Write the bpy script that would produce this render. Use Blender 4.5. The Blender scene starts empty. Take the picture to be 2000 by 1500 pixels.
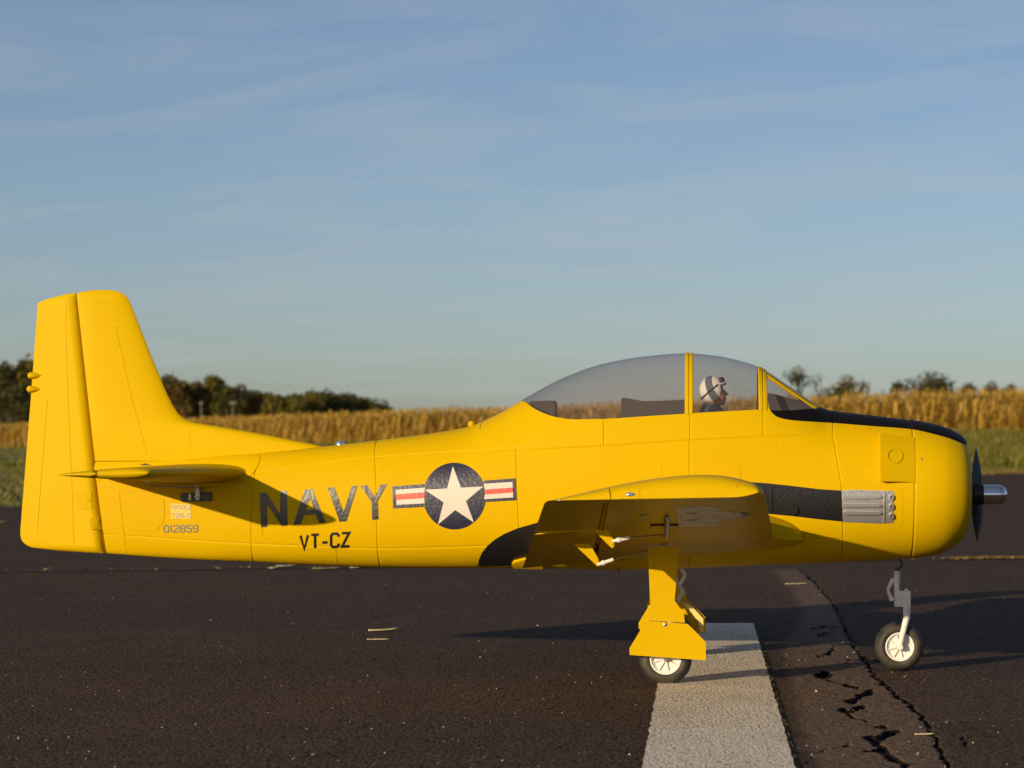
import bpy, bmesh, math, random
import numpy as np
from mathutils import Vector, noise as mnoise
from mathutils.geometry import tessellate_polygon
from mathutils.bvhtree import BVHTree

C = bpy.context.scene.collection
SC = bpy.context.scene
D, F, H = 4.8, 5333.0, 0.394          # camera distance (m), focal length in photo pixels, eye height (m)
random.seed(4)
R = math.radians

# ------------------------------------------------------------------ camera, sky, sun, exposure
cam = bpy.data.objects.new('camera', bpy.data.cameras.new('camera'))
C.objects.link(cam)
cam.location = (0, -D, H)
cam.rotation_euler = (R(90), 0, 0)
cam.data.sensor_width = 36.0
cam.data.lens = F / 2000 * 36
cam.data.shift_x = -0.186
cam.data.shift_y = 0.061
cam.data.clip_start = 0.05
cam.data.clip_end = 4000
cam.data.dof.use_dof = True
cam.data.dof.focus_distance = 4.62
cam.data.dof.aperture_fstop = 13
SC.camera = cam

SUN_EL, SUN_AZ = 11.3, 36.5            # sun low behind the camera, to its left
world = bpy.data.worlds.new('World'); SC.world = world
world.use_nodes = True
wn, wl = world.node_tree.nodes, world.node_tree.links
wn.clear()
w_out = wn.new('ShaderNodeOutputWorld'); w_bg = wn.new('ShaderNodeBackground')
w_sky = wn.new('ShaderNodeTexSky'); w_sky.sky_type = 'NISHITA'
w_sky.sun_disc = False
w_sky.sun_elevation = R(SUN_EL); w_sky.sun_rotation = R(180 + SUN_AZ)
w_sky.air_density = 0.72; w_sky.dust_density = 0.75; w_sky.ozone_density = 1.0
w_bg.inputs['Strength'].default_value = 0.10
# thin cirrus, laid on a high flat layer
w_tc = wn.new('ShaderNodeTexCoord'); w_sep = wn.new('ShaderNodeSeparateXYZ')
wl.new(w_tc.outputs['Generated'], w_sep.inputs[0])
def wmath(op, a, b):
    n = wn.new('ShaderNodeMath'); n.operation = op
    for i, v in enumerate((a, b)):
        if isinstance(v, (int, float)): n.inputs[i].default_value = v
        else: wl.new(v, n.inputs[i])
    return n.outputs[0]
w_z = wmath('ADD', wmath('MAXIMUM', w_sep.outputs['Z'], 0.0), 0.05)
w_cmb = wn.new('ShaderNodeCombineXYZ')
w_x, w_y = wmath('DIVIDE', w_sep.outputs['X'], w_z), wmath('DIVIDE', w_sep.outputs['Y'], w_z)
wl.new(wmath('ADD', wmath('MULTIPLY', w_x, 0.95), 3.1), w_cmb.inputs[0])
wl.new(wmath('ADD', w_y, wmath('MULTIPLY', w_x, 0.42)), w_cmb.inputs[1])
w_n = wn.new('ShaderNodeTexNoise'); w_n.inputs['Scale'].default_value = 1.05
w_n.inputs['Detail'].default_value = 9; w_n.inputs['Roughness'].default_value = 0.60
w_n.inputs['Distortion'].default_value = 0.9
wl.new(w_cmb.outputs[0], w_n.inputs['Vector'])
w_ramp = wn.new('ShaderNodeValToRGB')
w_ramp.color_ramp.elements[0].position = 0.45; w_ramp.color_ramp.elements[1].position = 0.76
w_ramp.color_ramp.elements[0].color = (0, 0, 0, 1); w_ramp.color_ramp.elements[1].color = (0.42, 0.42, 0.42, 1)
wl.new(w_n.outputs[0], w_ramp.inputs[0])
w_tint = wn.new('ShaderNodeMix'); w_tint.data_type = 'RGBA'; w_tint.blend_type = 'MULTIPLY'
w_tint.inputs[0].default_value = 1.0
w_tint.inputs[7].default_value = (0.80, 0.832, 0.965, 1)
wl.new(w_sky.outputs[0], w_tint.inputs[6])
w_mix = wn.new('ShaderNodeMix'); w_mix.data_type = 'RGBA'
wl.new(w_ramp.outputs[0], w_mix.inputs[0]); wl.new(w_tint.outputs[2], w_mix.inputs[6])
w_mix.inputs[7].default_value = (4.6, 4.95, 5.1, 1)
wl.new(w_mix.outputs[2], w_bg.inputs['Color']); wl.new(w_bg.outputs[0], w_out.inputs[0])

sun = bpy.data.objects.new('sun', bpy.data.lights.new('sun', 'SUN'))
C.objects.link(sun)
sun.data.energy = 4.9; sun.data.angle = R(0.55); sun.data.color = (1.0, 0.795, 0.49)
_e, _a = R(SUN_EL), R(SUN_AZ)
LDIR = Vector((math.sin(_a)*math.cos(_e), math.cos(_a)*math.cos(_e), -math.sin(_e)))
sun.rotation_euler = LDIR.to_track_quat('-Z', 'Y').to_euler()
sun.location = -LDIR * 20

SC.view_settings.view_transform = 'Standard'
SC.view_settings.look = 'None'
SC.view_settings.exposure = 0.0
SC.view_settings.gamma = 1.0
SC.view_settings.use_curve_mapping = False
SC.cycles.max_bounces = 8
SC.cycles.transparent_max_bounces = 12

# ------------------------------------------------------------------ materials
def mat(name, base, rough=0.5, metal=0.0, spec=0.5, noise=None, bump=None, coat=0.0, rand=None, trans=None):
    """noise: (scale, colour2, lo, hi); bump: list of (kind, scale, distance, strength); rand: colours by island"""
    m = bpy.data.materials.new(name); m.use_nodes = True
    n, l = m.node_tree.nodes, m.node_tree.links
    b = n['Principled BSDF']
    b.inputs['Base Color'].default_value = (*base, 1)
    b.inputs['Roughness'].default_value = rough
    b.inputs['Metallic'].default_value = metal
    b.inputs['Specular IOR Level'].default_value = spec
    b.inputs['Coat Weight'].default_value = coat
    tc = n.new('ShaderNodeTexCoord')
    col = None
    if rand:
        g = n.new('ShaderNodeNewGeometry'); r = n.new('ShaderNodeValToRGB')
        while len(r.color_ramp.elements) < len(rand): r.color_ramp.elements.new(0.5)
        for i, (p, c) in enumerate(rand):
            r.color_ramp.elements[i].position = p; r.color_ramp.elements[i].color = (*c, 1)
        l.new(g.outputs['Random Per Island'], r.inputs[0]); col = r.outputs[0]
    if noise:
        for sc_, c2, lo, hi in noise:
            t = n.new('ShaderNodeTexNoise'); t.inputs['Scale'].default_value = sc_; t.inputs['Detail'].default_value = 5
            l.new(tc.outputs['Object'], t.inputs['Vector'])
            r = n.new('ShaderNodeMapRange'); r.inputs[1].default_value = lo; r.inputs[2].default_value = hi
            l.new(t.outputs[0], r.inputs[0])
            mx = n.new('ShaderNodeMix'); mx.data_type = 'RGBA'
            l.new(r.outputs[0], mx.inputs[0])
            if col is None: mx.inputs[6].default_value = (*base, 1)
            else: l.new(col, mx.inputs[6])
            mx.inputs[7].default_value = (*c2, 1)
            col = mx.outputs[2]
    if col is not None: l.new(col, b.inputs['Base Color'])
    prev = None
    for kind, sc_, dist, st in (bump or []):
        if kind == 'noise':
            t = n.new('ShaderNodeTexNoise'); t.inputs['Scale'].default_value = sc_; t.inputs['Detail'].default_value = 3
        else:
            t = n.new('ShaderNodeTexVoronoi'); t.feature = 'SMOOTH_F1'; t.inputs['Scale'].default_value = sc_
            t.inputs['Smoothness'].default_value = 0.35
        l.new(tc.outputs['Object'], t.inputs['Vector'])
        bp = n.new('ShaderNodeBump'); bp.inputs['Strength'].default_value = st; bp.inputs['Distance'].default_value = dist
        l.new(t.outputs[0], bp.inputs['Height'])
        if prev: l.new(prev, bp.inputs['Normal'])
        prev = bp.outputs[0]
    if prev: l.new(prev, b.inputs['Normal'])
    if trans:
        o = n['Material Output']; td = n.new('ShaderNodeBsdfTranslucent'); ms = n.new('ShaderNodeMixShader')
        ms.inputs[0].default_value = trans
        if col is not None: l.new(col, td.inputs[0])
        else: td.inputs[0].default_value = (*base, 1)
        l.new(b.outputs[0], ms.inputs[1]); l.new(td.outputs[0], ms.inputs[2]); l.new(ms.outputs[0], o.inputs[0])
    return m

HAMMER = [('voronoi', 165, 0.0020, 0.13), ('noise', 420, 0.0005, 0.2)]
YEL = (0.605, 0.383, 0.0004)
M_yel = mat('yellow_paint', YEL, 0.5, spec=0.045, noise=[(9, (0.585, 0.365, 0.0004), 0.45, 0.75)],
            bump=[('voronoi', 170, 0.0010, 0.22), ('noise', 700, 0.0003, 0.25)])
M_yels = mat('yellow_smooth_paint', (0.595, 0.380, 0.0004), 0.44, spec=0.06, bump=[('noise', 160, 0.0004, 0.15)])
M_yelf = mat('yellow_fin_paint', (0.62, 0.405, 0.0006), 0.5, spec=0.06,
             bump=[('noise', 260, 0.0006, 0.22), ('noise', 900, 0.0003, 0.2)])
M_blk = mat('black_paint', (0.009, 0.0085, 0.010), 0.36, spec=0.55, bump=HAMMER)
M_glare = mat('anti_glare_black', (0.007, 0.006, 0.007), 0.45, spec=0.08, bump=[('noise', 300, 0.0004, 0.25)])
M_letter = mat('black_lettering', (0.016, 0.014, 0.016), 0.38, spec=0.6, bump=HAMMER)
M_navy = mat('navy_blue_print', (0.012, 0.012, 0.045), 0.38, spec=0.55, bump=HAMMER)
M_white = mat('white_print', (0.60, 0.55, 0.51), 0.5, bump=HAMMER[1:])
M_red = mat('red_print', (0.62, 0.075, 0.05), 0.45, bump=HAMMER)
M_grey_print = mat('grey_print', (0.17, 0.14, 0.11), 0.5, bump=HAMMER[1:])
M_pale_print = mat('pale_print', (0.62, 0.45, 0.035), 0.5, bump=HAMMER[1:])
M_pale_letter = mat('pale_grey_lettering', (0.36, 0.31, 0.25), 0.5, bump=HAMMER[1:])
M_under_white = mat('underside_white_print', (0.55, 0.50, 0.40), 0.5, bump=HAMMER[1:], noise=[(60, (0.36, 0.32, 0.25), 0.45, 0.6)])
M_plastic_white = mat('white_plastic', (0.76, 0.74, 0.72), 0.42, noise=[(40, (0.66, 0.64, 0.62), 0.5, 0.75)])
M_grey_pl = mat('grey_white_plastic', (0.72, 0.70, 0.69), 0.45, noise=[(50, (0.62, 0.60, 0.59), 0.5, 0.75)])
M_cream = mat('cream_liner', (0.80, 0.62, 0.22), 0.5)
M_tyre = mat('rubber_tyre', (0.030, 0.027, 0.023), 0.62, spec=0.4, noise=[(35, (0.075, 0.062, 0.045), 0.40, 0.70)],
             bump=[('noise', 500, 0.0004, 0.3)])
M_silver = mat('hammered_silver', (0.60, 0.60, 0.61), 0.34, metal=0.8, bump=[('voronoi', 210, 0.0018, 0.14)])
M_silver_s = mat('silver_plastic', (0.64, 0.64, 0.65), 0.32, metal=0.8, bump=[('noise', 300, 0.0004, 0.2)])
M_chrome = mat('polished_aluminium', (0.72, 0.72, 0.74), 0.13, metal=1.0, bump=[('noise', 60, 0.0003, 0.05)])
M_steel = mat('steel_wire', (0.38, 0.35, 0.32), 0.35, metal=0.9)
M_prop = mat('dark_propeller', (0.040, 0.047, 0.070), 0.36, spec=0.55)
M_black_pl = mat('black_plastic', (0.010, 0.010, 0.010), 0.45)
M_inner = mat('cockpit_grey', (0.06, 0.05, 0.047), 0.7, noise=[(30, (0.045, 0.04, 0.037), 0.4, 0.7)])
M_inside_yel = mat('inner_cowl_dark', (0.02, 0.018, 0.015), 0.8)
M_skin = mat('skin_paint', (0.40, 0.155, 0.075), 0.55, noise=[(160, (0.34, 0.12, 0.06), 0.45, 0.65)])
M_helmet = mat('white_helmet', (0.86, 0.84, 0.80), 0.4)
M_jacket = mat('blue_jacket', (0.045, 0.075, 0.10), 0.7, noise=[(90, (0.03, 0.05, 0.07), 0.4, 0.7)], bump=[('noise', 120, 0.002, 0.5)])
M_lamp = mat('clear_lamp', (0.75, 0.75, 0.78), 0.08, metal=0.85)
M_redp = mat('red_plastic', (0.25, 0.015, 0.01), 0.4)

def glass_mat():
    m = bpy.data.materials.new('smoked_canopy_glass'); m.use_nodes = True
    n, l = m.node_tree.nodes, m.node_tree.links; n.clear()
    o = n.new('ShaderNodeOutputMaterial'); t = n.new('ShaderNodeBsdfTransparent'); g = n.new('ShaderNodeBsdfGlossy')
    d = n.new('ShaderNodeBsdfDiffuse'); d.inputs[0].default_value = (0.25, 0.22, 0.22, 1)
    lw = n.new('ShaderNodeLayerWeight'); lw.inputs[0].default_value = 0.32
    ramp = n.new('ShaderNodeValToRGB')
    ramp.color_ramp.elements[0].color = (0.90, 0.865, 0.87, 1); ramp.color_ramp.elements[0].position = 0.05
    ramp.color_ramp.elements[1].color = (0.70, 0.71, 0.80, 1); ramp.color_ramp.elements[1].position = 0.9
    l.new(lw.outputs['Facing'], ramp.inputs[0]); l.new(ramp.outputs[0], t.inputs[0])
    g.inputs['Roughness'].default_value = 0.06; g.inputs[0].default_value = (0.9, 0.9, 0.95, 1)
    m0 = n.new('ShaderNodeMixShader'); m0.inputs[0].default_value = 0.11
    l.new(t.outputs[0], m0.inputs[1]); l.new(d.outputs[0], m0.inputs[2])
    l2 = n.new('ShaderNodeLayerWeight'); l2.inputs[0].default_value = 0.5
    pw = n.new('ShaderNodeMath'); pw.operation = 'POWER'; l.new(l2.outputs['Facing'], pw.inputs[0]); pw.inputs[1].default_value = 5.0
    ma = n.new('ShaderNodeMath'); ma.operation = 'MULTIPLY_ADD'; l.new(pw.outputs[0], ma.inputs[0]); ma.inputs[1].default_value = 0.55; ma.inputs[2].default_value = 0.035
    m1 = n.new('ShaderNodeMixShader'); l.new(ma.outputs[0], m1.inputs[0])
    l.new(m0.outputs[0], m1.inputs[1]); l.new(g.outputs[0], m1.inputs[2]); l.new(m1.outputs[0], o.inputs[0])
    return m
M_glass = glass_mat()

def asphalt_mat(name, c1, c2, brown, crack=False, grain=185, lvl=1.0, chips=False):
    m = bpy.data.materials.new(name); m.use_nodes = True
    n, l = m.node_tree.nodes, m.node_tree.links; b = n['Principled BSDF']
    tc = n.new('ShaderNodeTexCoord')
    def tex(kind, sc_, detail=4, out=0, feature=None):
        t = n.new('ShaderNodeTexNoise' if kind == 'n' else 'ShaderNodeTexVoronoi'); t.inputs['Scale'].default_value = sc_
        if kind == 'n': t.inputs['Detail'].default_value = detail
        l.new(tc.outputs['Object'], t.inputs['Vector']); return t
    def mr(sock, a, b_, c=0.0, d=1.0):
        r = n.new('ShaderNodeMapRange'); l.new(sock, r.inputs[0])
        for i, v in enumerate((a, b_, c, d)): r.inputs[i+1].default_value = v
        return r.outputs[0]
    def mix(f, a, b_, blend='MIX'):
        x = n.new('ShaderNodeMix'); x.data_type = 'RGBA'; x.blend_type = blend
        if isinstance(f, float): x.inputs[0].default_value = f
        else: l.new(f, x.inputs[0])
        for k, v in ((6, a), (7, b_)):
            if isinstance(v, tuple): x.inputs[k].default_value = (*v, 1)
            else: l.new(v, x.inputs[k])
        return x.outputs[2]
    v1 = tex('v', grain); v2 = tex('v', grain*2.3)
    sepc = n.new('ShaderNodeSeparateColor'); l.new(v1.outputs['Color'], sepc.inputs[0])
    base = mix(sepc.outputs[0], c1, c2)
    base = mix(mr(tex('n', 0.9, 5).outputs[0], 0.42, 0.66), base, brown)
    base = mix(mr(tex('n', 5.5, 6).outputs[0], 0.35, 0.75, 0.0, 0.5), base, c1)
    sp = n.new('ShaderNodeSeparateColor'); l.new(v2.outputs['Color'], sp.inputs[0])
    speck = mr(sp.outputs[1], 0.975, 0.99)
    base = mix(speck, base, (0.22*lvl, 0.19*lvl, 0.15*lvl))
    pit = mr(v1.outputs['Distance'], 0.52, 0.85)
    base = mix(pit, base, (0.36, 0.30, 0.23) if chips else (0.012, 0.011, 0.010))
    if chips:
        base = mix(mr(tex('n', 130, 6).outputs[0], 0.66, 0.70), base, (0.10, 0.075, 0.055))
        base = mix(mr(tex('n', 7, 6).outputs[0], 0.45, 0.75, 0.0, 0.45), base, (0.50, 0.43, 0.33))
    if crack:
        at = n.new('ShaderNodeAttribute'); at.attribute_name = 'crack'
        ck = mr(at.outputs['Fac'], 0.0, 0.10)
        base = mix(ck, base, (0.012, 0.010, 0.010))
        at2 = n.new('ShaderNodeAttribute'); at2.attribute_name = 'old'
        old = mix(mr(tex('n', 70, 9).outputs[0], 0.36, 0.66), (0.24, 0.168, 0.118), (0.105, 0.070, 0.049))
        f2 = n.new('ShaderNodeMath'); f2.operation = 'MULTIPLY'; l.new(at2.outputs['Fac'], f2.inputs[0]); f2.inputs[1].default_value = 0.75
        inv = n.new('ShaderNodeMath'); inv.operation = 'SUBTRACT'; inv.inputs[0].default_value = 1.0; l.new(ck, inv.inputs[1])
        f3 = n.new('ShaderNodeMath'); f3.operation = 'MULTIPLY'; l.new(f2.outputs[0], f3.inputs[0]); l.new(inv.outputs[0], f3.inputs[1])
        base = mix(f3.outputs[0], base, old)
    l.new(base, b.inputs['Base Color'])
    b.inputs['Roughness'].default_value = 0.88; b.inputs['Specular IOR Level'].default_value = 0.06
    bp = n.new('ShaderNodeBump'); bp.inputs['Strength'].default_value = 0.8; bp.inputs['Distance'].default_value = 0.0022; bp.invert = True
    l.new(v1.outputs['Distance'], bp.inputs['Height'])
    bp2 = n.new('ShaderNodeBump'); bp2.inputs['Strength'].default_value = 0.45; bp2.inputs['Distance'].default_value = 0.003
    l.new(tex('n', 90, 4).outputs[0], bp2.inputs['Height']); l.new(bp.outputs[0], bp2.inputs['Normal'])
    l.new(bp2.outputs[0], b.inputs['Normal'])
    return m
M_asph = asphalt_mat('asphalt', (0.066, 0.045, 0.034), (0.125, 0.084, 0.062), (0.118, 0.074, 0.048), crack=True)
M_stripe = asphalt_mat('worn_white_line_paint', (0.88, 0.79, 0.66), (0.78, 0.69, 0.57), (0.84, 0.74, 0.58), grain=200, lvl=3, chips=True)
M_joint = mat('dark_joint_filler', (0.022, 0.019, 0.017), 0.9, noise=[(12, (0.06, 0.045, 0.03), 0.5, 0.7)])
M_soil = mat('grass_ground', (0.095, 0.098, 0.010), 0.95, noise=[(0.15, (0.130, 0.105, 0.016), 0.4, 0.7), (2.5, (0.085, 0.088, 0.010), 0.45, 0.65)],
             bump=[('noise', 3, 0.02, 0.5)])
M_grass = mat('grass_blades', (0.07, 0.075, 0.02), 0.7, trans=0.25, rand=[(0.0, (0.080, 0.092, 0.005)), (0.5, (0.140, 0.142, 0.010)), (0.85, (0.21, 0.175, 0.022)), (1.0, (0.24, 0.17, 0.05))])
M_drygrass = mat('dry_grass', (0.30, 0.22, 0.09), 0.8, rand=[(0.0, (0.22, 0.16, 0.06)), (1.0, (0.40, 0.29, 0.12))])
M_joint_weed = mat('withered_weeds', (0.17, 0.11, 0.03), 0.9, rand=[(0.0, (0.10, 0.065, 0.02)), (1.0, (0.26, 0.17, 0.05))])
M_corn = mat('dry_corn', (0.25, 0.16, 0.05), 0.75, trans=0.32, rand=[(0.0, (0.24, 0.165, 0.016)), (0.2, (0.36, 0.215, 0.022)), (0.55, (0.54, 0.325, 0.036)), (0.85, (0.64, 0.41, 0.075)), (1.0, (0.74, 0.54, 0.18))])
M_husk = mat('dry_husk', (0.62, 0.52, 0.30), 0.7, noise=[(60, (0.45, 0.35, 0.18), 0.4, 0.7)])
M_stone = mat('pale_gravel', (0.5, 0.45, 0.38), 0.8, rand=[(0.0, (0.16, 0.13, 0.10)), (0.6, (0.40, 0.33, 0.24)), (1.0, (0.66, 0.58, 0.46))])
M_bark = mat('bark', (0.05, 0.04, 0.03), 0.9, noise=[(3, (0.09, 0.075, 0.06), 0.4, 0.7)])
M_pole = mat('pale_weathered_wood', (0.13, 0.11, 0.095), 0.8, noise=[(4, (0.10, 0.085, 0.075), 0.4, 0.7)])
M_bird = mat('dark_feathers', (0.015, 0.014, 0.014), 0.8)
def leaf_mat(name, cols):
    return mat(name, cols[0], 0.75, trans=0.2, rand=[(i/(len(cols)-1), c) for i, c in enumerate(cols)], noise=[(0.35, tuple(x*0.6 for x in cols[0]), 0.48, 0.68)])
M_leaf_dark = leaf_mat('dark_green_leaves', [(0.045, 0.046, 0.007), (0.075, 0.070, 0.009), (0.13, 0.105, 0.012)])
M_leaf_olive = leaf_mat('olive_leaves', [(0.085, 0.080, 0.008), (0.15, 0.125, 0.010), (0.23, 0.175, 0.014)])
M_leaf_rust = leaf_mat('rusty_leaves', [(0.085, 0.058, 0.010), (0.15, 0.095, 0.013), (0.22, 0.13, 0.017)])

# ------------------------------------------------------------------ mesh helpers
def tag(o, label=None, cat=None, group=None, kind=None):
    if label: o['label'] = label
    if cat: o['category'] = cat
    if group: o['group'] = group
    if kind: o['kind'] = kind
    return o
def mk(name, v, f, m, parent=None, smooth=True, sharp=None, flip=False):
    me = bpy.data.meshes.new(name)
    v = [tuple(map(float, p)) for p in v]
    if flip: f = [tuple(reversed(q)) for q in f]
    me.from_pydata(v, [], [tuple(int(i) for i in q) for q in f])
    me.materials.append(m)
    if smooth:
        me.polygons.foreach_set('use_smooth', [True]*len(me.polygons))
        if sharp:
            try: me.set_sharp_from_angle(angle=R(sharp))
            except Exception: pass
    me.update()
    o = bpy.data.objects.new(name, me); C.objects.link(o)
    if parent is not None: o.parent = parent
    return o
def mirror(o, name=None, parent=None):
    """a mirrored twin on the far (left) side of the airplane"""
    me = o.data.copy()
    n = len(me.vertices); co = np.empty(n*3); me.vertices.foreach_get('co', co)
    co[1::3] *= -1; me.vertices.foreach_set('co', co); me.flip_normals(); me.update()
    t = bpy.data.objects.new(name or o.name.split('.')[0], me); C.objects.link(t)
    t.parent = parent if parent is not None else o.parent
    return t
def empty(name, loc=(0, 0, 0)):
    o = bpy.data.objects.new(name, None); C.objects.link(o); o.location = loc; o.empty_display_size = 0.1
    return o
class MB:
    def __init__(s): s.v, s.f = [], []
    def add(s, v, f):
        k = len(s.v); s.v += [tuple(p) for p in v]; s.f += [tuple(i+k for i in q) for q in f]; return s
    def box(s, a, b):
        x0, y0, z0 = a; x1, y1, z1 = b
        return s.add([(x0,y0,z0),(x1,y0,z0),(x1,y1,z0),(x0,y1,z0),(x0,y0,z1),(x1,y0,z1),(x1,y1,z1),(x0,y1,z1)],
                     [(0,3,2,1),(4,5,6,7),(0,1,5,4),(1,2,6,5),(2,3,7,6),(3,0,4,7)])
    def prism(s, poly, y0, y1):
        """poly: list of (x, z); extruded along y"""
        n = len(poly)
        tri = tessellate_polygon([[Vector((p[0], p[1], 0)) for p in poly]])
        v = [(x, y0, z) for x, z in poly] + [(x, y1, z) for x, z in poly]
        f = [tuple(t) for t in tri] + [tuple(i+n for i in reversed(t)) for t in tri]
        f += [(i, (i+1) % n, (i+1) % n+n, i+n) for i in range(n)]
        return s.add(v, f)
    def tube(s, pts, rad, n=12, cap=True):
        pts = [Vector(p) for p in pts]; rad = rad if isinstance(rad, (list, tuple)) else [rad]*len(pts)
        v, f = [], []
        ref = None
        for i, p in enumerate(pts):
            t = (pts[min(i+1, len(pts)-1)] - pts[max(i-1, 0)]).normalized()
            if ref is None: ref = Vector((0, 1, 0)) if abs(t.y) < 0.8 else Vector((1, 0, 0))
            a = (ref - t*ref.dot(t)).normalized(); b = t.cross(a); ref = a
            for k in range(n):
                g = 2*math.pi*k/n; v.append(p + (a*math.cos(g) + b*math.sin(g))*rad[i])
        for i in range(len(pts)-1):
            for k in range(n):
                f.append((i*n+k, i*n+(k+1) % n, (i+1)*n+(k+1) % n, (i+1)*n+k))
        if cap: f += [tuple(reversed(range(n))), tuple(range((len(pts)-1)*n, len(pts)*n))]
        return s.add(v, f)
    def lathe(s, prof, c, axis='y', n=40):
        """prof: (radius, offset along the axis)"""
        v, f = [], []
        for r, h in prof:
            for k in range(n):
                g = 2*math.pi*k/n; a, b = r*math.cos(g), r*math.sin(g)
                v.append((c[0]+a, c[1]+h, c[2]+b) if axis == 'y' else (c[0]+h, c[1]+a, c[2]+b) if axis == 'x' else (c[0]+a, c[1]+b, c[2]+h))
        for i in range(len(prof)-1):
            for k in range(n): f.append((i*n+k, i*n+(k+1) % n, (i+1)*n+(k+1) % n, (i+1)*n+k))
        return s.add(v, f)
    def ball(s, c, r, n=16, m=10):
        rx, ry, rz = r if isinstance(r, (tuple, list)) else (r, r, r)
        v, f = [], []
        for i in range(m+1):
            a = math.pi*i/m
            for k in range(n):
                g = 2*math.pi*k/n; v.append((c[0]+rx*math.sin(a)*math.cos(g), c[1]+ry*math.sin(a)*math.sin(g), c[2]+rz*math.cos(a)))
        for i in range(m):
            for k in range(n): f.append((i*n+k, (i+1)*n+k, (i+1)*n+(k+1) % n, i*n+(k+1) % n))
        return s.add(v, f)
    def build(s, name, m, parent=None, smooth=True, sharp=35): return mk(name, s.v, s.f, m, parent, smooth, sharp)
def P(px, py, Y=0.0):
    d = D+Y; return Vector(((px-1372)*d/F, Y, H-(py-872)*d/F))
def G(px, py):
    d = H*F/(py-872); return ((px-1372)*d/F, d-D)
def pchip(xs, ys):
    xs, ys = np.array(xs, float), np.array(ys, float)
    h = np.diff(xs); dl = np.diff(ys)/h; m = np.zeros(len(xs))
    m[0], m[-1] = dl[0], dl[-1]
    for i in range(1, len(xs)-1):
        if dl[i-1]*dl[i] > 0:
            w1, w2 = 2*h[i]+h[i-1], h[i]+2*h[i-1]; m[i] = (w1+w2)/(w1/dl[i-1]+w2/dl[i])
    def f(x):
        x = np.clip(np.asarray(x, float), xs[0], xs[-1]); i = np.clip(np.searchsorted(xs, x)-1, 0, len(xs)-2)
        t = (x-xs[i])/h[i]
        return ((2*t**3-3*t**2+1)*ys[i] + (t**3-2*t**2+t)*h[i]*m[i] + (-2*t**3+3*t**2)*ys[i+1] + (t**3-t**2)*h[i]*m[i+1])
    return f
def lin(pts):
    xs, ys = [p[0] for p in pts], [p[1] for p in pts]
    return lambda x: np.interp(x, xs, ys)
def loft(secs, closed=True, caps=True):
    n = len(secs[0]); v = [tuple(p) for s in secs for p in s]; f = []
    for i in range(len(secs)-1):
        for k in range(n if closed else n-1):
            f.append((i*n+k, i*n+(k+1) % n, (i+1)*n+(k+1) % n, (i+1)*n+k))
    if caps: f += [tuple(reversed(range(n))), tuple(range((len(secs)-1)*n, len(secs)*n))]
    return v, f

# ------------------------------------------------------------------ terrain, runway
def terr(X, Y):
    X, Y = np.asarray(X, float), np.asarray(Y, float)
    s = np.clip((Y-48)/80, 0, 1); s = s*s*(3-2*s)
    base = np.clip(0.85+0.0143*X, -0.3, 1.6)
    far = np.clip((Y-230)/300, 0, 1)*4.0
    return s*base+far-0.03
def build_ground():
    xs = np.concatenate([np.linspace(-900, -120, 14), np.linspace(-100, 100, 61), np.linspace(120, 900, 14)])
    ys = np.concatenate([np.linspace(-300, -20, 8), np.linspace(-10, 260, 82), np.linspace(300, 2500, 14)])
    gx, gy = np.meshgrid(xs, ys); gz = terr(gx, gy)
    v = np.stack([gx, gy, gz], -1).reshape(-1, 3); nx = len(xs)
    f = [(j*nx+i, j*nx+i+1, (j+1)*nx+i+1, (j+1)*nx+i) for j in range(len(ys)-1) for i in range(nx-1)]
    tag(mk('ground', v, f, M_soil), kind='structure')
build_ground()
RUN = [(-16.5, -15.2), (-16.5, -40), (60, -40), (60, 49), (8.2, 43.0), (4.66, 34.8), (0.0, 23.8), (-4.58, 13.0)]
HX0, HX1, HY0, HY1 = 0.10, 1.00, -1.62, 4.00
def build_runway():
    hole = [(HX0, HY0), (HX1, HY0), (HX1, HY1), (HX0, HY1)]
    # split the far edge finely so that grass meets it along a ragged line
    pts = []
    for i, p in enumerate(RUN):
        q = RUN[(i+1) % len(RUN)]; n = 60 if i >= 4 and i < 8 else 1
        for k in range(n):
            t = k/n; j = 0.10*mnoise.noise(Vector((p[0]+(q[0]-p[0])*t*1.0, p[1]+(q[1]-p[1])*t, 3.0))*1.4) if n > 1 else 0
            pts.append((p[0]+(q[0]-p[0])*t+j, p[1]+(q[1]-p[1])*t-j))
    polys = [[Vector((*p, 0)) for p in pts], [Vector((*p, 0)) for p in hole]]
    allp = [p for q in polys for p in q]
    tri = tessellate_polygon(polys)
    f = []
    for t in tri:
        a, b, c = (allp[i] for i in t)
        f.append(t if (b-a).cross(c-a).z > 0 else tuple(reversed(t)))
    tag(mk('runway', allp, f, M_asph, smooth=False), kind='structure')
build_runway()
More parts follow.
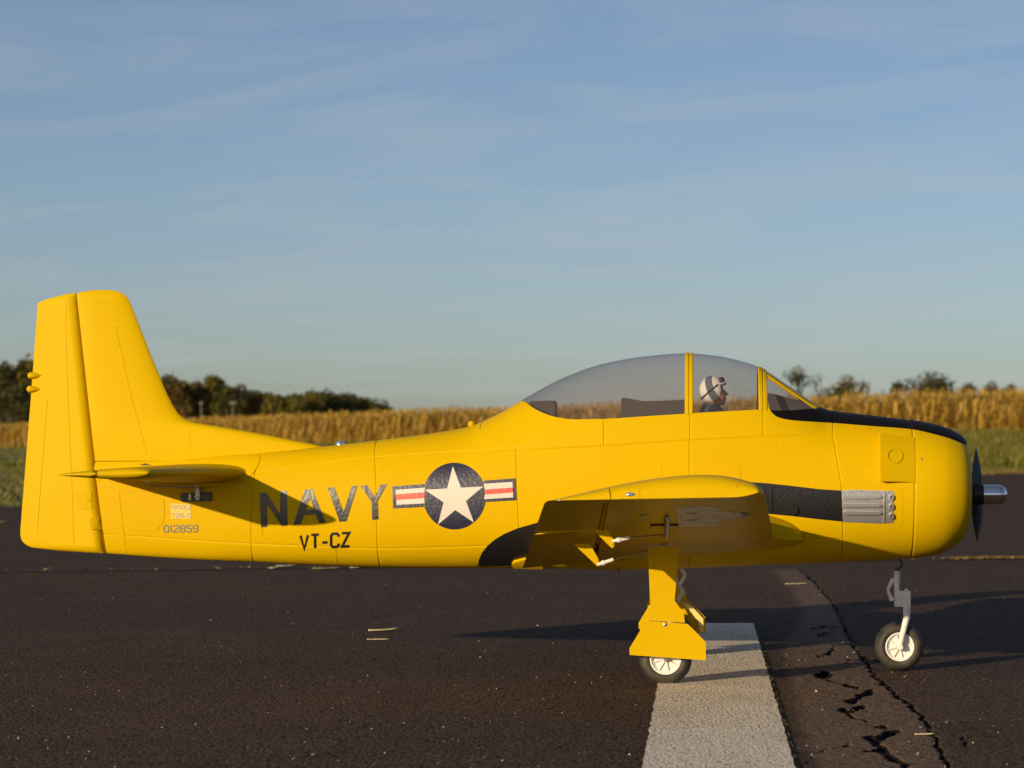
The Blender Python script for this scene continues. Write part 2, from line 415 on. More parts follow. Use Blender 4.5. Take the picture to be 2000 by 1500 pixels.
CRACKS = [  # (pixel polyline, half width in px)
    ([(1560,1110),(1595,1140),(1620,1168),(1637,1200),(1655,1240),(1668,1262),(1690,1293)], 1.1),
    ([(1690,1293),(1700,1305),(1712,1325),(1735,1340),(1750,1358),(1775,1375),(1795,1395),(1815,1420),(1825,1440),(1832,1465),(1850,1490),(1870,1520)], 2.4),
    ([(1825,1440),(1834,1462),(1846,1490)], 2.2),
    ([(1597,1320),(1608,1317),(1618,1320)], 6.0), ([(1606,1325),(1640,1335),(1655,1339)], 1.1), ([(1653,1338),(1664,1341),(1674,1344)], 3.6),
    ([(1702,1351),(1690,1355),(1678,1361),(1668,1368),(1652,1370)], 5.0), ([(1686,1380),(1672,1384),(1662,1390),(1646,1388)], 5.0),
    ([(1655,1395),(1668,1402),(1692,1411)], 2.0), ([(1707,1417),(1718,1420),(1730,1423)], 2.6),
    ([(1752,1430),(1738,1432),(1728,1438),(1712,1444),(1694,1442)], 4.6), ([(1705,1446),(1716,1456),(1727,1464)], 4.8), ([(1690,1466),(1712,1467),(1732,1468)], 3.6),
    ([(1733,1474),(1752,1484),(1766,1494),(1774,1512)], 6.0), ([(1612,1277),(1622,1274),(1628,1266)], 2.0), ([(1600,1282),(1610,1280),(1622,1279)], 1.4),
    ([(1655,1292),(1670,1288),(1690,1284)], 2.0), ([(1690,1287),(1706,1290),(1716,1292)], 2.0), ([(1876,1437),(1885,1448),(1888,1456)], 1.4), ([(1560,1500),(1600,1470),(1660,1455)], 0.6),
    ([(1585,1228),(1605,1224),(1640,1226)], 1.8), ([(1600,1240),(1625,1237)], 1.2),
]
def build_old_pavement():
    nx, ny = 300, 760
    xs = np.linspace(HX0, HX1, nx)
    t = np.linspace(0, 1, ny); ys = HY0+(HY1-HY0)*(0.45*t+0.55*t**2.6)
    gx, gy = np.meshgrid(xs, ys)
    d = gy+D; px = 1372+gx*F/d; py = 872+H*F/d
    nz = np.array([mnoise.fractal(Vector((x*55, y*22, 0.3)), 0.8, 2.1, 5) for x, y in zip(gx.ravel(), gy.ravel())]).reshape(gx.shape)
    nz2 = np.array([mnoise.fractal(Vector((x*55+9, y*22, 7.3)), 0.8, 2.1, 5) for x, y in zip(gx.ravel(), gy.ravel())]).reshape(gx.shape)
    qx, qy = px+nz*7.0, py+nz2*4.0
    cr = np.zeros_like(gx)
    for pl, w in CRACKS:
        best = np.full(gx.shape, 1e9)
        for (ax, ay), (bx, by) in zip(pl[:-1], pl[1:]):
            L2 = (bx-ax)**2+(by-ay)**2
            u = np.clip(((qx-ax)*(bx-ax)+(qy-ay)*(by-ay))/L2, 0, 1)
            best = np.minimum(best, np.hypot(qx-ax-u*(bx-ax), qy-ay-u*(by-ay)))
        cr = np.maximum(cr, np.clip((w*0.86-best)/max(1.0, w*0.25)+0.45, 0, 1))
    # the older paving between the white line and the long seam
    seam = np.interp(py, [1085,1110,1140,1168,1200,1240,1293,1325,1358,1395,1440,1490,1520], [1535,1562,1595,1620,1637,1655,1690,1712,1750,1795,1825,1850,1870])
    left = np.interp(py, [1085,1110,1150,1200,1260,1330,1400,1500], [1480,1497,1535,1560,1520,1535,1550,1590])
    old = np.clip((seam+nz*4-px)/5, 0, 1)*np.clip((px-left+nz*10)/22, 0, 1)
    edge = np.minimum(np.minimum(gx-HX0, HX1-gx), np.minimum(gy-HY0, HY1-gy)); k = np.clip(edge/0.03, 0, 1)
    old *= np.clip((py-1095)/25, 0, 1)*k
    cr = cr*k
    z = (-0.008*np.clip(cr*1.6, 0, 1) + old*0.0006*nz2 + 0.0004*nz)*k
    v = np.stack([gx, gy, z], -1).reshape(-1, 3)
    f = [(j*nx+i, j*nx+i+1, (j+1)*nx+i+1, (j+1)*nx+i) for j in range(ny-1) for i in range(nx-1)]
    o = mk('cracked_pavement', v, f, M_asph)
    for nm, arr in (('crack', cr), ('old', old)):
        a = o.data.attributes.new(nm, 'FLOAT', 'POINT'); a.data.foreach_set('value', arr.ravel().astype(np.float32))
    tag(o, kind='structure')
build_old_pavement()
def build_stripe():
    y0, y1 = -6.0, 1.24; n = 620
    v, f = [], []
    for i in range(n+1):
        y = y0+(y1-y0)*i/n
        a = 0.0020*mnoise.fractal(Vector((0.3, y*17, 0)), 1.0, 2.0, 4); b = 0.0020*mnoise.fractal(Vector((7.3, y*17, 0)), 1.0, 2.0, 4)
        for k in range(9): v.append((-0.0734+a+(0.1864+b-a)*k/8, y+(0.006*mnoise.noise(Vector((k*1.7, 0, 0))) if i == n else 0), 0.0035))
    for i in range(n):
        for k in range(8): f.append((i*9+k, i*9+k+1, (i+1)*9+k+1, (i+1)*9+k))
    tag(mk('runway_stripe', v, f, M_stripe, smooth=False), kind='structure')
build_stripe()
JL, JR = G(-200, 1121), G(2200, 1089)
def joint_pt(t): return (JL[0]+(JR[0]-JL[0])*t, JL[1]+(JR[1]-JL[1])*t)
def build_joint():
    v, f = [], []; n = 260
    for i in range(n+1):
        x, y = joint_pt(-1+3*i/n); y += 0.02*mnoise.fractal(Vector((x*5, 0, 2)), 1, 2, 3); w = 0.022+0.012*mnoise.noise(Vector((x*9, 4, 0)))
        v += [(x, y-w, 0.004), (x, y+w, 0.004)]
    for i in range(n): f.append((2*i, 2*i+2, 2*i+3, 2*i+1))
    tag(mk('pavement_joint', v, f, M_joint, smooth=False), kind='structure')
build_joint()

# ------------------------------------------------------------------ grass, corn, trees
def blades(name, pts, hmin, hmax, w, m, lean=0.5, hs=None):
    rng = np.random.default_rng(5)
    n = len(pts); a = rng.uniform(0, 2*np.pi, n); h = rng.uniform(hmin, hmax, n)*(1 if hs is None else hs); le = rng.normal(0, lean, (n, 2))*h[:, None]
    w = w*rng.uniform(0.6, 1.4, n)
    dx, dy = np.cos(a)*w, np.sin(a)*w
    p = np.asarray(pts)
    v = np.empty((n, 3, 3)); v[:, 0] = p; v[:, 1] = p; v[:, 2] = p
    v[:, 0, 0] -= dx; v[:, 0, 1] -= dy; v[:, 1, 0] += dx; v[:, 1, 1] += dy
    v[:, 2, 0] += le[:, 0]; v[:, 2, 1] += le[:, 1]; v[:, 2, 2] += h
    me = bpy.data.meshes.new(name); me.vertices.add(n*3); me.vertices.foreach_set('co', v.ravel())
    me.loops.add(n*3); me.loops.foreach_set('vertex_index', np.arange(n*3)); me.polygons.add(n)
    me.polygons.foreach_set('loop_start', np.arange(0, n*3, 3)); me.update(calc_edges=True); me.validate()
    me.materials.append(m)
    o = bpy.data.objects.new(name, me); C.objects.link(o); return o
def inside_run(x, y):
    # to the near/right side of the far edge
    e = np.interp(x, [-16.5, -4.58, 0, 4.66, 8.2, 60], [-15.2, 13.0, 23.8, 34.8, 43.0, 49.0])
    return (y < e) & (x > -16.5)
def corn_edge(x): return np.interp(x, [-200, -55, 15, 200], [208+172, 208, 125.2, 125.2-185*0.3])
rng = np.random.default_rng(11)
gp = []
def grass_pts(n, x0, x1, y0, y1):
    x = rng.uniform(x0, x1, n); y = rng.uniform(y0, y1, n); k = ~inside_run(x, y) & (y < corn_edge(x)-0.5); return x[k], y[k]
for a in ((90000, -14, 12, 10, 62), (70000, -40, 22, 50, 110), (60000, -70, 30, 90, 215)):
    x, y = grass_pts(*a); gp.append(np.stack([x, y, terr(x, y)], -1))
tag(blades('grass', gp[0], 0.012, 0.045, 0.012, M_grass), kind='stuff')
g2 = np.concatenate(gp[1:]); tag(blades('tall_grass', g2, 0.10, 0.40, 0.03, M_grass, hs=np.clip(0.22+(g2[:, 0]+16)/24, 0.10, 1.0)), kind='stuff')
# straw-coloured fringe where the grass meets the paving
tx = rng.uniform(0, 9, 9000); ty = np.interp(tx, [-16.5, -4.58, 0, 4.66, 8.2], [-15.2, 13.0, 23.8, 34.8, 43.0])+np.abs(rng.normal(0, 0.5, 9000))-0.12
tag(blades('straw_fringe', np.stack([tx, ty, terr(tx, ty)+0.02], -1), 0.02, 0.07, 0.010, M_joint_weed), kind='stuff')
tt = np.concatenate([rng.uniform(0.84, 0.94, 900), rng.uniform(0.36, 0.46, 160), rng.uniform(0, 1, 140)])
jp = np.array([(*joint_pt(t), 0.004) for t in tt]); jp[:, 1] += rng.normal(0, 0.02, len(jp))
tag(blades('joint_weeds', jp, 0.002, 0.009, 0.005, M_joint_weed, lean=1.2), kind='stuff')

sy = np.random.default_rng(21).uniform(-1.75, 0.6, 2600); sk = np.array([mnoise.noise(Vector((0, y*9, 5))) for y in sy]) > -0.05
sp_ = np.stack([0.1135+np.abs(np.random.default_rng(22).normal(0, 0.0022, 2600)), sy, np.full(2600, 0.001)], -1)[sk]
M_moss = mat('dry_moss', (0.16, 0.12, 0.02), 0.9, rand=[(0.0, (0.07, 0.055, 0.012)), (1.0, (0.26, 0.20, 0.05))])
tag(blades('edge_moss', sp_, 0.0006, 0.0022, 0.0016, M_moss, lean=0.8), kind='stuff')
def corn_template(seed):
    r = random.Random(seed); m = MB()
    hgt = 2.12+r.uniform(-0.12, 0.12)
    m.tube([(0, 0, 0), (0.01, 0, hgt*0.55), (0.03*r.uniform(-1, 1), 0.02, hgt)], [0.016, 0.012, 0.006], 3, cap=False)
    a = r.uniform(0, 6.28)
    for i in range(11):
        z = 0.30+i*(hgt-0.5)/11; a += math.pi+r.uniform(-0.5, 0.5); L = r.uniform(0.45, 0.8)*(1.0 if i < 8 else 0.7); up = r.uniform(0.05, 0.32); w = r.uniform(0.035, 0.06)
        ca, sa = math.cos(a), math.sin(a); pts = []
        for k, (t, zz) in enumerate(((0.02, 0), (0.35, up), (0.72, up*0.55), (1.0, -0.30-r.uniform(0, 0.3)))):
            ww = w*(0.7, 1, 0.75, 0.1)[k]; tw = r.uniform(-0.5, 0.5)
            pts.append(((ca*L*t-sa*ww, sa*L*t+ca*ww, z+zz+ww*tw), (ca*L*t+sa*ww, sa*L*t-ca*ww, z+zz-ww*tw)))
        m.add([p for q in pts for p in q], [(0, 1, 3, 2), (2, 3, 5, 4), (4, 5, 7, 6)])
    for k in range(6):
        g = r.uniform(0, 6.28); s = r.uniform(0.04, 0.13); e = (math.cos(g)*s, math.sin(g)*s, hgt+r.uniform(0.14, 0.28))
        m.add([(-0.008, 0, hgt-0.03), (0.008, 0, hgt-0.03), (e[0]+0.012, e[1], e[2]), (e[0]-0.012, e[1], e[2])], [(0, 1, 2, 3)])
    return np.array(m.v), m.f
def build_corn():
    temps = [corn_template(s) for s in range(7)]
    r = np.random.default_rng(3); V, Q, off = [], [], 0
    e0, e1 = np.array([-95.0, corn_edge(-95)]), np.array([36.0, corn_edge(36)])
    a, b, c = np.array([-95.0, 208+40*172/145]), np.array([15.0, 125.2]), np.array([40.0, 125.2-25*0.3])
    segs = [(a, b), (b, c)]
    for row in range(13):
        for p, q in segs:
            L = np.linalg.norm(q-p); u = (q-p)/L; nrm = np.array([-u[1], u[0]])
            n = int(L/(0.17 if row < 7 else 0.3))
            for i in range(n):
                if r.random() < 0.05: continue
                s = (i+r.uniform(-0.3, 0.3))*L/n
                xy = p+u*s+nrm*(row*0.76+r.normal(0, 0.06))
                t, fs = temps[r.integers(7)]
                g = r.uniform(0, 6.28); cs, sn = math.cos(g), math.sin(g); sc = r.uniform(0.80, 0.93)*(1+0.06*mnoise.noise(Vector((xy[0]*0.15, xy[1]*0.15, 0))))
                w = np.empty_like(t); w[:, 0] = (t[:, 0]*cs-t[:, 1]*sn); w[:, 1] = (t[:, 0]*sn+t[:, 1]*cs); w[:, 2] = t[:, 2]
                lean = r.normal(0, 0.05, 2); w *= sc; w[:, 0] += xy[0]+lean[0]*w[:, 2]; w[:, 1] += xy[1]+lean[1]*w[:, 2]
                w[:, 2] += float(terr(xy[0], xy[1])); V.append(w); Q.append(np.array(fs)+off); off += len(t)
    v = np.concatenate(V); q = np.concatenate(Q)
    me = bpy.data.meshes.new('corn_field'); me.vertices.add(len(v)); me.vertices.foreach_set('co', v.ravel())
    me.loops.add(len(q)*4); me.loops.foreach_set('vertex_index', q.ravel()); me.polygons.add(len(q))
    me.polygons.foreach_set('loop_start', np.arange(0, len(q)*4, 4)); me.update(calc_edges=True)
    me.materials.append(M_corn)
    o = bpy.data.objects.new('corn_field', me); C.objects.link(o); tag(o, kind='stuff')
build_corn()

def leaves(mb, blobs, n, size, r):
    tot = sum(b[3]*b[3] for b in blobs)
    for (cx, cy, cz, br) in blobs:
        for _ in range(int(n*br*br/tot)):
            d = Vector((r.gauss(0, 1), r.gauss(0, 1), r.gauss(0, 0.8))).normalized()*br*(r.random()**0.35)*r.uniform(0.85, 1.12)
            c = Vector((cx, cy, cz))+d
            a = Vector((r.gauss(0, 1), r.gauss(0, 1), r.gauss(0, 1))).normalized(); b = a.orthogonal().normalized(); s = size*r.uniform(0.6, 1.4)
            a *= s; b *= s*r.uniform(0.5, 0.9)
            mb.add([c-a, c+b*0.8, c+a, c-b*0.8], [(0, 1, 2, 3)])
def tree(name, label, cat, x, d, htop, width, m, seed, n=1300, group=None, base_gap=0.12, bare=0.0, nb=11, leaf=None, zb=None):
    """htop: height over the ground; width: crown width; all in metres"""
    r = random.Random(seed); y = d-D; z0 = float(terr(x, y)) if zb is None else zb
    t = empty(name, (x, y, z0)); tag(t, label, cat, group)
    k = MB()
    k.tube([(0, 0, -0.3), (0.02*htop*r.uniform(-1, 1), 0, htop*0.35), (0.03*htop*r.uniform(-1, 1), 0, htop*0.75)], [0.030*htop, 0.02*htop, 0.006*htop], 7)
    blobs = []
    for i in range(nb):
        g = r.uniform(0, 6.28); q = r.random()**0.6; hh = htop*(base_gap+0.15+(0.95-base_gap-0.15)*r.random())
        sh = math.sqrt(max(0.05, 1-((hh/htop-0.5)/0.55)**2)); rr = width*0.5*q*sh*0.75
        br = r.uniform(0.15, 0.27)*min(width, htop)
        b = (math.cos(g)*rr*(0.3 if i == 0 else 1), math.sin(g)*rr, htop-br*0.95 if i == 0 else min(hh, htop-br*(0.95+0.5*q)), br); blobs.append(b)
        k.tube([(0, 0, htop*0.25), (b[0]*0.5, b[1]*0.5, (htop*0.25+b[2])*0.55), (b[0], b[1], b[2])], [0.012*htop, 0.008*htop, 0.003*htop], 5)
        for _ in range(4 if bare > 0 else 2):
            e = Vector((r.gauss(0, 1), r.gauss(0, 1), abs(r.gauss(0.7, 0.6)))).normalized()*br*1.15
            k.tube([(b[0]*0.8, b[1]*0.8, b[2]*0.9), (b[0]+e.x, b[1]+e.y, b[2]+e.z)], [0.005*htop, 0.002*htop], 4)
    k.build('trunk', M_bark, t)
    c = MB(); leaves(c, blobs, int(n*(1-bare)), leaf or 0.028*htop+0.06, r)
    if c.f: mk('crown', c.v, c.f, m, t, smooth=False)
    return t
def tree_px(name, label, cat, px, top, wpx, d, m, seed, **kw):
    x = (px-1372)*d/F; z0 = float(terr(x, d-D)); zt = H+(872-top)*d/F
    return tree(name, label, cat, x, d, zt-z0, wpx*d/F, m, seed, **kw)
WOOD = 'trees of the wood behind the corn'
wood = [
    (8, 703, 60, 420, M_leaf_dark, 'dark rounded tree at the far end of the wood, behind the rudder', 'wide'),
    (48, 696, 62, 440, M_leaf_olive, 'yellow-green tree rising above the dark wood beside the rudder', 'wide'),
    (22, 748, 74, 395, M_leaf_dark, 'low dark tree in front of the yellow-green one by the rudder', 'wide'),
    (95, 720, 70, 430, M_leaf_rust, 'rust-tinged tree hidden behind the rudder of the airplane', 'wide'),
    (165, 712, 80, 430, M_leaf_dark, 'dark tree mostly hidden behind the tail fin', 'wide'),
    (245, 718, 80, 430, M_leaf_olive, 'olive tree behind the leading edge of the tail fin', 'wide'),
    (325, 729, 66, 425, M_leaf_dark, 'tallest dark tree just beside the tail fin slope', 'wide'),
    (352, 742, 50, 415, M_leaf_rust, 'brownish tree second from the tail fin in the wood', 'tree'),
    (384, 744, 44, 420, M_leaf_rust, 'golden-brown tree with a rounded top left of the slender one', 'tree'),
    (415, 731, 40, 420, M_leaf_olive, 'slender olive tree sticking up above the wood', 'tree'),
    (442, 752, 44, 410, M_leaf_dark, 'dark tree behind the pale T-shaped pole', 'tree'),
    (466, 750, 42, 420, M_leaf_dark, 'dark green tree with a small domed top past the pole', 'tree'),
    (502, 761, 46, 415, M_leaf_rust, 'yellowing tree in the dip of the wood', 'tree'),
    (536, 769, 44, 410, M_leaf_olive, 'low olive tree between the yellowing tree and the second rise', 'tree'),
    (572, 770, 44, 410, M_leaf_olive, 'light green tree at the start of the second rise', 'tree'),
    (606, 761, 48, 415, M_leaf_olive, 'broad green tree on the second rise of the wood', 'tree'),
    (640, 760, 46, 420, M_leaf_dark, 'dark green tree on top of the second rise', 'tree'),
    (676, 764, 46, 425, M_leaf_dark, 'dark tree on the falling side of the second rise', 'tree'),
    (704, 776, 36, 430, M_leaf_dark, 'small dark tree near the end of the wood', 'tree'),
    (730, 786, 26, 440, M_leaf_dark, 'last low tree where the wood ends above the corn', 'tree'),
]
for i, (px, top, w, d, m, lab, _) in enumerate(wood):
    tree_px('tree', lab, 'tree', px, top, w*1.5, d, m, 100+i, n=2300, group=WOOD, base_gap=0.0, nb=20)
def wood_fill():
    r = random.Random(77); mb = MB()
    for px in range(-60, 752, 7):
        top = np.interp(px, [-60, 50, 330, 440, 520, 560, 640, 700, 790], [724, 722, 742, 758, 770, 776, 769, 779, 800])
        d = 450+r.uniform(-8, 25); x = (px-1372)*d/F; z0 = float(terr(x, d-D)); zt = H+(872-top)*d/F
        bl = [(x+r.uniform(-0.5, 0.5), d-D+r.uniform(-1, 1), z0+(zt-z0)*q, 1.5) for q in (0.15, 0.4, 0.62, 0.82)]
        leaves(mb, bl, 190, 0.50, r)
    tag(mk('undergrowth', mb.v, mb.f, M_leaf_dark, smooth=False), kind='stuff')
wood_fill()
FR = 'trees and bushes along the top of the corn field'
tree_px('sparse_tree', 'thin half-bare tree over the corn next to the windshield', 'tree', 1560, 713, 72, 240, M_leaf_dark, 301, n=900, group=FR, base_gap=-0.12, bare=0.35, nb=18, leaf=0.13)
tree_px('bare_tree', 'almost leafless twiggy tree between the thin tree and the bush', 'tree', 1606, 727, 62, 250, M_leaf_dark, 302, n=260, group=FR, base_gap=-0.12, bare=0.75, nb=18, leaf=0.09)
tree_px('round_bush', 'olive rounded bush over the corn past the leafless tree', 'bush', 1654, 731, 92, 245, M_leaf_olive, 303, n=1700, group=FR, base_gap=0.0, nb=12, leaf=0.15)
tree_px('small_bush', 'small dark bush just beside the wide-crowned tree', 'bush', 1750, 742, 56, 245, M_leaf_dark, 304, n=900, group=FR, base_gap=0.0, nb=9, leaf=0.14)
tree_px('wide_tree', 'wide flat-crowned dark tree rising above the corn over the nose', 'tree', 1814, 721, 122, 240, M_leaf_dark, 305, n=2400, group=FR, base_gap=0.0, nb=24, leaf=0.16)
tree_px('low_bush', 'low bush mound nearest to the wide-crowned tree', 'bush', 1890, 745, 76, 260, M_leaf_rust, 306, n=600, group=FR, base_gap=0.0, nb=10, leaf=0.16)
tree_px('low_bush', 'broad low bush mound above the propeller', 'bush', 1938, 744, 76, 260, M_leaf_rust, 307, n=600, group=FR, base_gap=0.0, nb=10, leaf=0.16)
tree_px('low_bush', 'lowest bush mound at the picture edge beyond the propeller', 'bush', 1982, 748, 56, 260, M_leaf_dark, 308, n=500, group=FR, base_gap=0.0, nb=10, leaf=0.16)
def pole(px, top, wpx, d, lab):
    x = (px-1372)*d/F; z0 = float(terr(x, d-D)); zt = H+(872-top)*d/F-z0
    t = empty('utility_pole', (x, d-D, z0)); tag(t, lab, 'pole', 'poles before the wood')
    MB().tube([(0, 0, -0.2), (0, 0, zt)], [0.13, 0.10], 8).build('post', M_pole, t)
    w = wpx*d/F/2; MB().box((-w, -0.16, zt-0.42), (w, -0.13, zt-0.08)).build('crossarm', M_pole, t, smooth=False)
pole(455, 783, 14, 370, 'pale T-shaped pole against the darkest part of the wood')
pole(393, 784, 7, 380, 'fainter pale pole nearer to the tail fin')
def bird(px, py, d, s, lab):
    x = (px-1372)*d/F; z = H+(872-py)*d/F; t = empty('bird', (x, d-D, z)); tag(t, lab, 'bird', 'birds in the sky')
    MB().ball((0, 0, 0), (0.5*s, 0.16*s, 0.16*s), 8, 6).build('body', M_bird, t)
    for q in (-1, 1):
        mk('wing', [(-0.2*s, 0, 0.05*s), (0.2*s, 0, 0.05*s), (0.05*s, q*0.8*s, 0.5*s), (-0.25*s, q*0.7*s, 0.45*s)], [(0, 1, 2, 3)], M_bird, t, smooth=False)
bird(562, 754, 90, 0.055, 'dark bird flying above the dip in the wood')
bird(897, 747, 140, 0.075, 'tiny bird low over the corn behind the tail cone')
bird(1996, 447, 120, 0.05, 'bird high in the sky at the picture edge')

# ------------------------------------------------------------------ the airplane: fuselage shape
plane = empty('model_airplane', (0, 0, 0))
tag(plane, 'yellow scale model trainer airplane with NAVY lettering standing on the runway', 'model airplane')
PXM = D/F
_top = pchip([150,205,400,560,630,735,850,920,945,985,1022,1100,1180,1260,1340,1400,1450,1487,1540,1600,1612,1700,1785,1840,1866,1884,1891],
             [905,898,889,878,872,860,845,832,822,802,780,738,710,696,690,695,706,719,753,793,799,811,822,834,845,860,884])
_bot = pchip([150,208,300,400,500,600,735,900,1050,1200,1330,1450,1560,1700,1785,1830,1868,1885,1891],
             [1076,1081,1088,1094,1098,1103,1108,1110,1110,1112,1110,1105,1101,1095,1090,1083,1063,1044,1028])
_w = pchip([150,205,300,400,500,630,735,850,1000,1200,1400,1600,1785,1830,1866,1884,1891],
           [.010,.015,.025,.039,.053,.071,.083,.095,.107,.116,.119,.119,.118,.114,.100,.084,.070])
_vm = pchip([150,400,700,1000,1300,1600,1785,1891], [985,985,980,965,955,958,957,956])
_nu = pchip([150,700,950,1050,1300,1480,1640,1785,1891], [2.1,2.1,2.0,1.9,1.9,1.9,2.05,2.1,2.1])
_nd = pchip([150,700,1300,1785,1891], [2.5,2.5,2.5,2.15,2.1])
def theta_of(u, v):
    vm = _vm(u); up = v < vm
    q = np.where(up, (vm-v)/np.maximum(vm-_top(u), 1e-6), (v-vm)/np.maximum(_bot(u)-vm, 1e-6))
    q = np.clip(q, 0, 1); n = np.where(up, _nu(u), _nd(u))
    th = np.arcsin(np.clip(q**(n/2), 0, 1)); return np.where(up, th, -th)
def pos(u, th):
    """(u, theta) -> point on the near side; arrays"""
    u, th = np.broadcast_arrays(np.asarray(u, float), np.asarray(th, float))
    up = th >= 0; n = np.where(up, _nu(u), _nd(u))
    s, c = np.abs(np.sin(th)), np.maximum(np.cos(th), 0); c = np.where(c < 1e-5, 0, c)
    vm = _vm(u); v = np.where(up, vm-s**(2/n)*(vm-_top(u)), vm+s**(2/n)*(_bot(u)-vm))
    W = _w(u)*c**(2/n)
    return np.stack([(u-1372)*PXM, -W, H-(v-872)*PXM], -1)
def Wuv(u, v): return -pos(u, theta_of(u, v))[..., 1]
def S(px, py):
    """photo pixel on the near flank -> (u, v) of the centre plane"""
    u, v = float(px), float(py)
    for _ in range(12):
        k = (D-float(Wuv(u, v)))/D; u, v = 1372+(px-1372)*k, 872+(py-872)*k
    return u, v
def Sv(pts): return [S(*p) for p in pts]
def const(u): return lambda v: np.full(np.shape(v), float(u))
def vseam(pts):
    q = sorted([(v, u) for u, v in Sv(pts)]); return lin(q)
def hseam(pts): return pchip(*zip(*Sv(pts)))
def const(u): return lambda v: np.full(np.shape(v), float(u))
def panel(name, uL, uR, vt, vb, nu, nv, m, parent, both=False, g='LRTB', off=0.0, depth=0.0013, gw=0.0010, far=True):
    """a piece of the skin between two upright seams and two lengthwise ones, its rim rolled into a groove"""
    def steps(n, e, a, b):
        c = list(np.linspace(0, 1, n+1))
        if a: c = [0, e, 2.4*e]+[x for x in c if x > 4*e]
        if b: c = [x for x in c if x < 1-4*e]+[1-2.4*e, 1-e, 1]
        return np.array(c)
    mid = 960.0
    um, uM = float(uL(mid)), float(uR(mid)); es = gw/max(0.01, (uM-um)*PXM)
    uc = (um+uM)/2; et = gw/max(0.01, float(vb(uc)-vt(uc))*PXM)
    s, t = steps(nu, min(es, .1), 'L' in g, 'R' in g), steps(nv, min(et, .1), 'T' in g, 'B' in g)
    ss, tt = np.meshgrid(s, t)
    v = np.full(ss.shape, mid); v = vt(uc)+(vb(uc)-vt(uc))*tt
    for _ in range(6):
        u = uL(v)+(uR(v)-uL(v))*ss
        a, b = theta_of(u, vt(u)), theta_of(u, vb(u)); th = a+(b-a)*tt
        p = pos(u, th); v = 872+(H-p[..., 2])/PXM
    th = np.clip(th, -math.pi/2, math.pi/2)
    e1, e2 = 0.3, 2e-3
    thc = np.clip(th, -math.pi/2+4*e2, math.pi/2-4*e2)
    nrm = np.cross(pos(u+e1, thc)-pos(u-e1, thc), pos(u, thc+e2)-pos(u, thc-e2))
    nrm /= np.maximum(np.linalg.norm(nrm, axis=-1, keepdims=True), 1e-12)
    sgn = np.where(nrm[..., 1:2] > 0, -1, 1); nrm = nrm*sgn
    dp = np.full(ss.shape, -off)
    if 'L' in g: dp[:, 0] += depth
    if 'R' in g: dp[:, -1] += depth
    if 'T' in g: dp[0, :] = -off+depth
    if 'B' in g: dp[-1, :] = -off+depth
    p = p-nrm*dp[..., None]
    edge = np.abs(np.abs(th)-math.pi/2) < 1e-4
    p[..., 1] = np.where(edge, 0, np.minimum(p[..., 1], 0))
    nr, nc = ss.shape; vv = p.reshape(-1, 3)
    f = [(j*nc+i, (j+1)*nc+i, (j+1)*nc+i+1, j*nc+i+1) for j in range(nr-1) for i in range(nc-1)]
    if both:
        k = len(vv); w = vv.copy(); w[:, 1] *= -1
        vv = np.concatenate([vv, w]); f = f+[tuple(i+k for i in reversed(q)) for q in f]
        o = mk(name, vv, f, m, parent)
        bm = bmesh.new(); bm.from_mesh(o.data); bmesh.ops.remove_doubles(bm, verts=[x for x in bm.verts if abs(x.co.y) < 2e-5], dist=2e-5)
        bm.to_mesh(o.data); bm.free(); return o
    o = mk(name, vv, f, m, parent)
    if far: mirror(o)
    return o
topc, botc = (lambda u: _top(u)), (lambda u: _bot(u))
def end_wall(name, seam, m, parent):
    vs = np.linspace(893, 1078, 30); u = seam(vs)+0.6; p = pos(u, theta_of(u, vs)); v = []
    for q in p:
        for k in np.linspace(-1, 1, 5): v.append((q[0], q[1]*0.985*k, q[2]))
    mk(name, v, [(j*5+i, j*5+i+1, (j+1)*5+i+1, (j+1)*5+i) for j in range(29) for i in range(4)], m, parent)
fus = empty('fuselage'); fus.parent = plane
S0 = vseam([(178, 880), (190, 950), (199, 1020), (208, 1078)])
S1 = vseam([(508, 884), (497, 930), (491, 1000), (495, 1096)])
S2 = vseam([(734, 864), (734, 930), (736, 1000), (742, 1104)])
S3 = vseam([(1008, 878), (1009, 930), (1012, 1000), (1022, 1106)])
S3d = vseam([(938, 838), (972, 856), (1008, 878)])
S4 = vseam([(1348, 700), (1347, 860), (1347, 930), (1347, 1100)])
S5 = vseam([(1627, 826), (1626, 846), (1636, 900), (1645, 957), (1645, 1090)])
UC = 1776.0
S6 = const(UC)
A = hseam([(190, 940), (300, 935), (525, 921), (640, 904), (735, 893), (870, 884), (1008, 878), (1100, 874), (1180, 870), (1350, 859), (1490, 852), (1627, 846)])
B = hseam([(200, 1042), (245, 1045), (495, 1062), (640, 1067), (735, 1071), (880, 1068), (1022, 1063), (1350, 1058), (1645, 1052)])
SILL = hseam([(1015, 782), (1026, 785), (1036, 793), (1060, 806), (1088, 815), (1120, 819), (1180, 818), (1260, 813), (1338, 808), (1352, 807), (1482, 800), (1500, 799)])
GLARE = hseam([(1499, 779), (1502, 796), (1507, 805), (1516, 813), (1530, 818), (1550, 821), (1625, 826), (1700, 832), (1785, 839), (1800, 842), (1850, 855), (1884, 868)])
def sill_or_top(u): return np.where(u < S(1018, 781)[0], _top(u), np.maximum(SILL(u), _top(u)))
u1018 = S(1018, 781)[0]
YP = 'fuselage_panel'
end_wall('end_wall', S0, M_yel, fus)
panel(YP, S0, S1, topc, A, 30, 8, M_yel, fus, both=True, g='RB')
panel(YP, S0, S1, A, B, 30, 14, M_yel, fus, g='RTB')
panel(YP, S0, S1, B, botc, 30, 8, M_yel, fus, both=True, g='RT')
panel(YP, S1, S2, topc, A, 24, 12, M_yel, fus, both=True, g='LRB')
panel(YP, S1, S2, A, B, 24, 18, M_yel, fus)
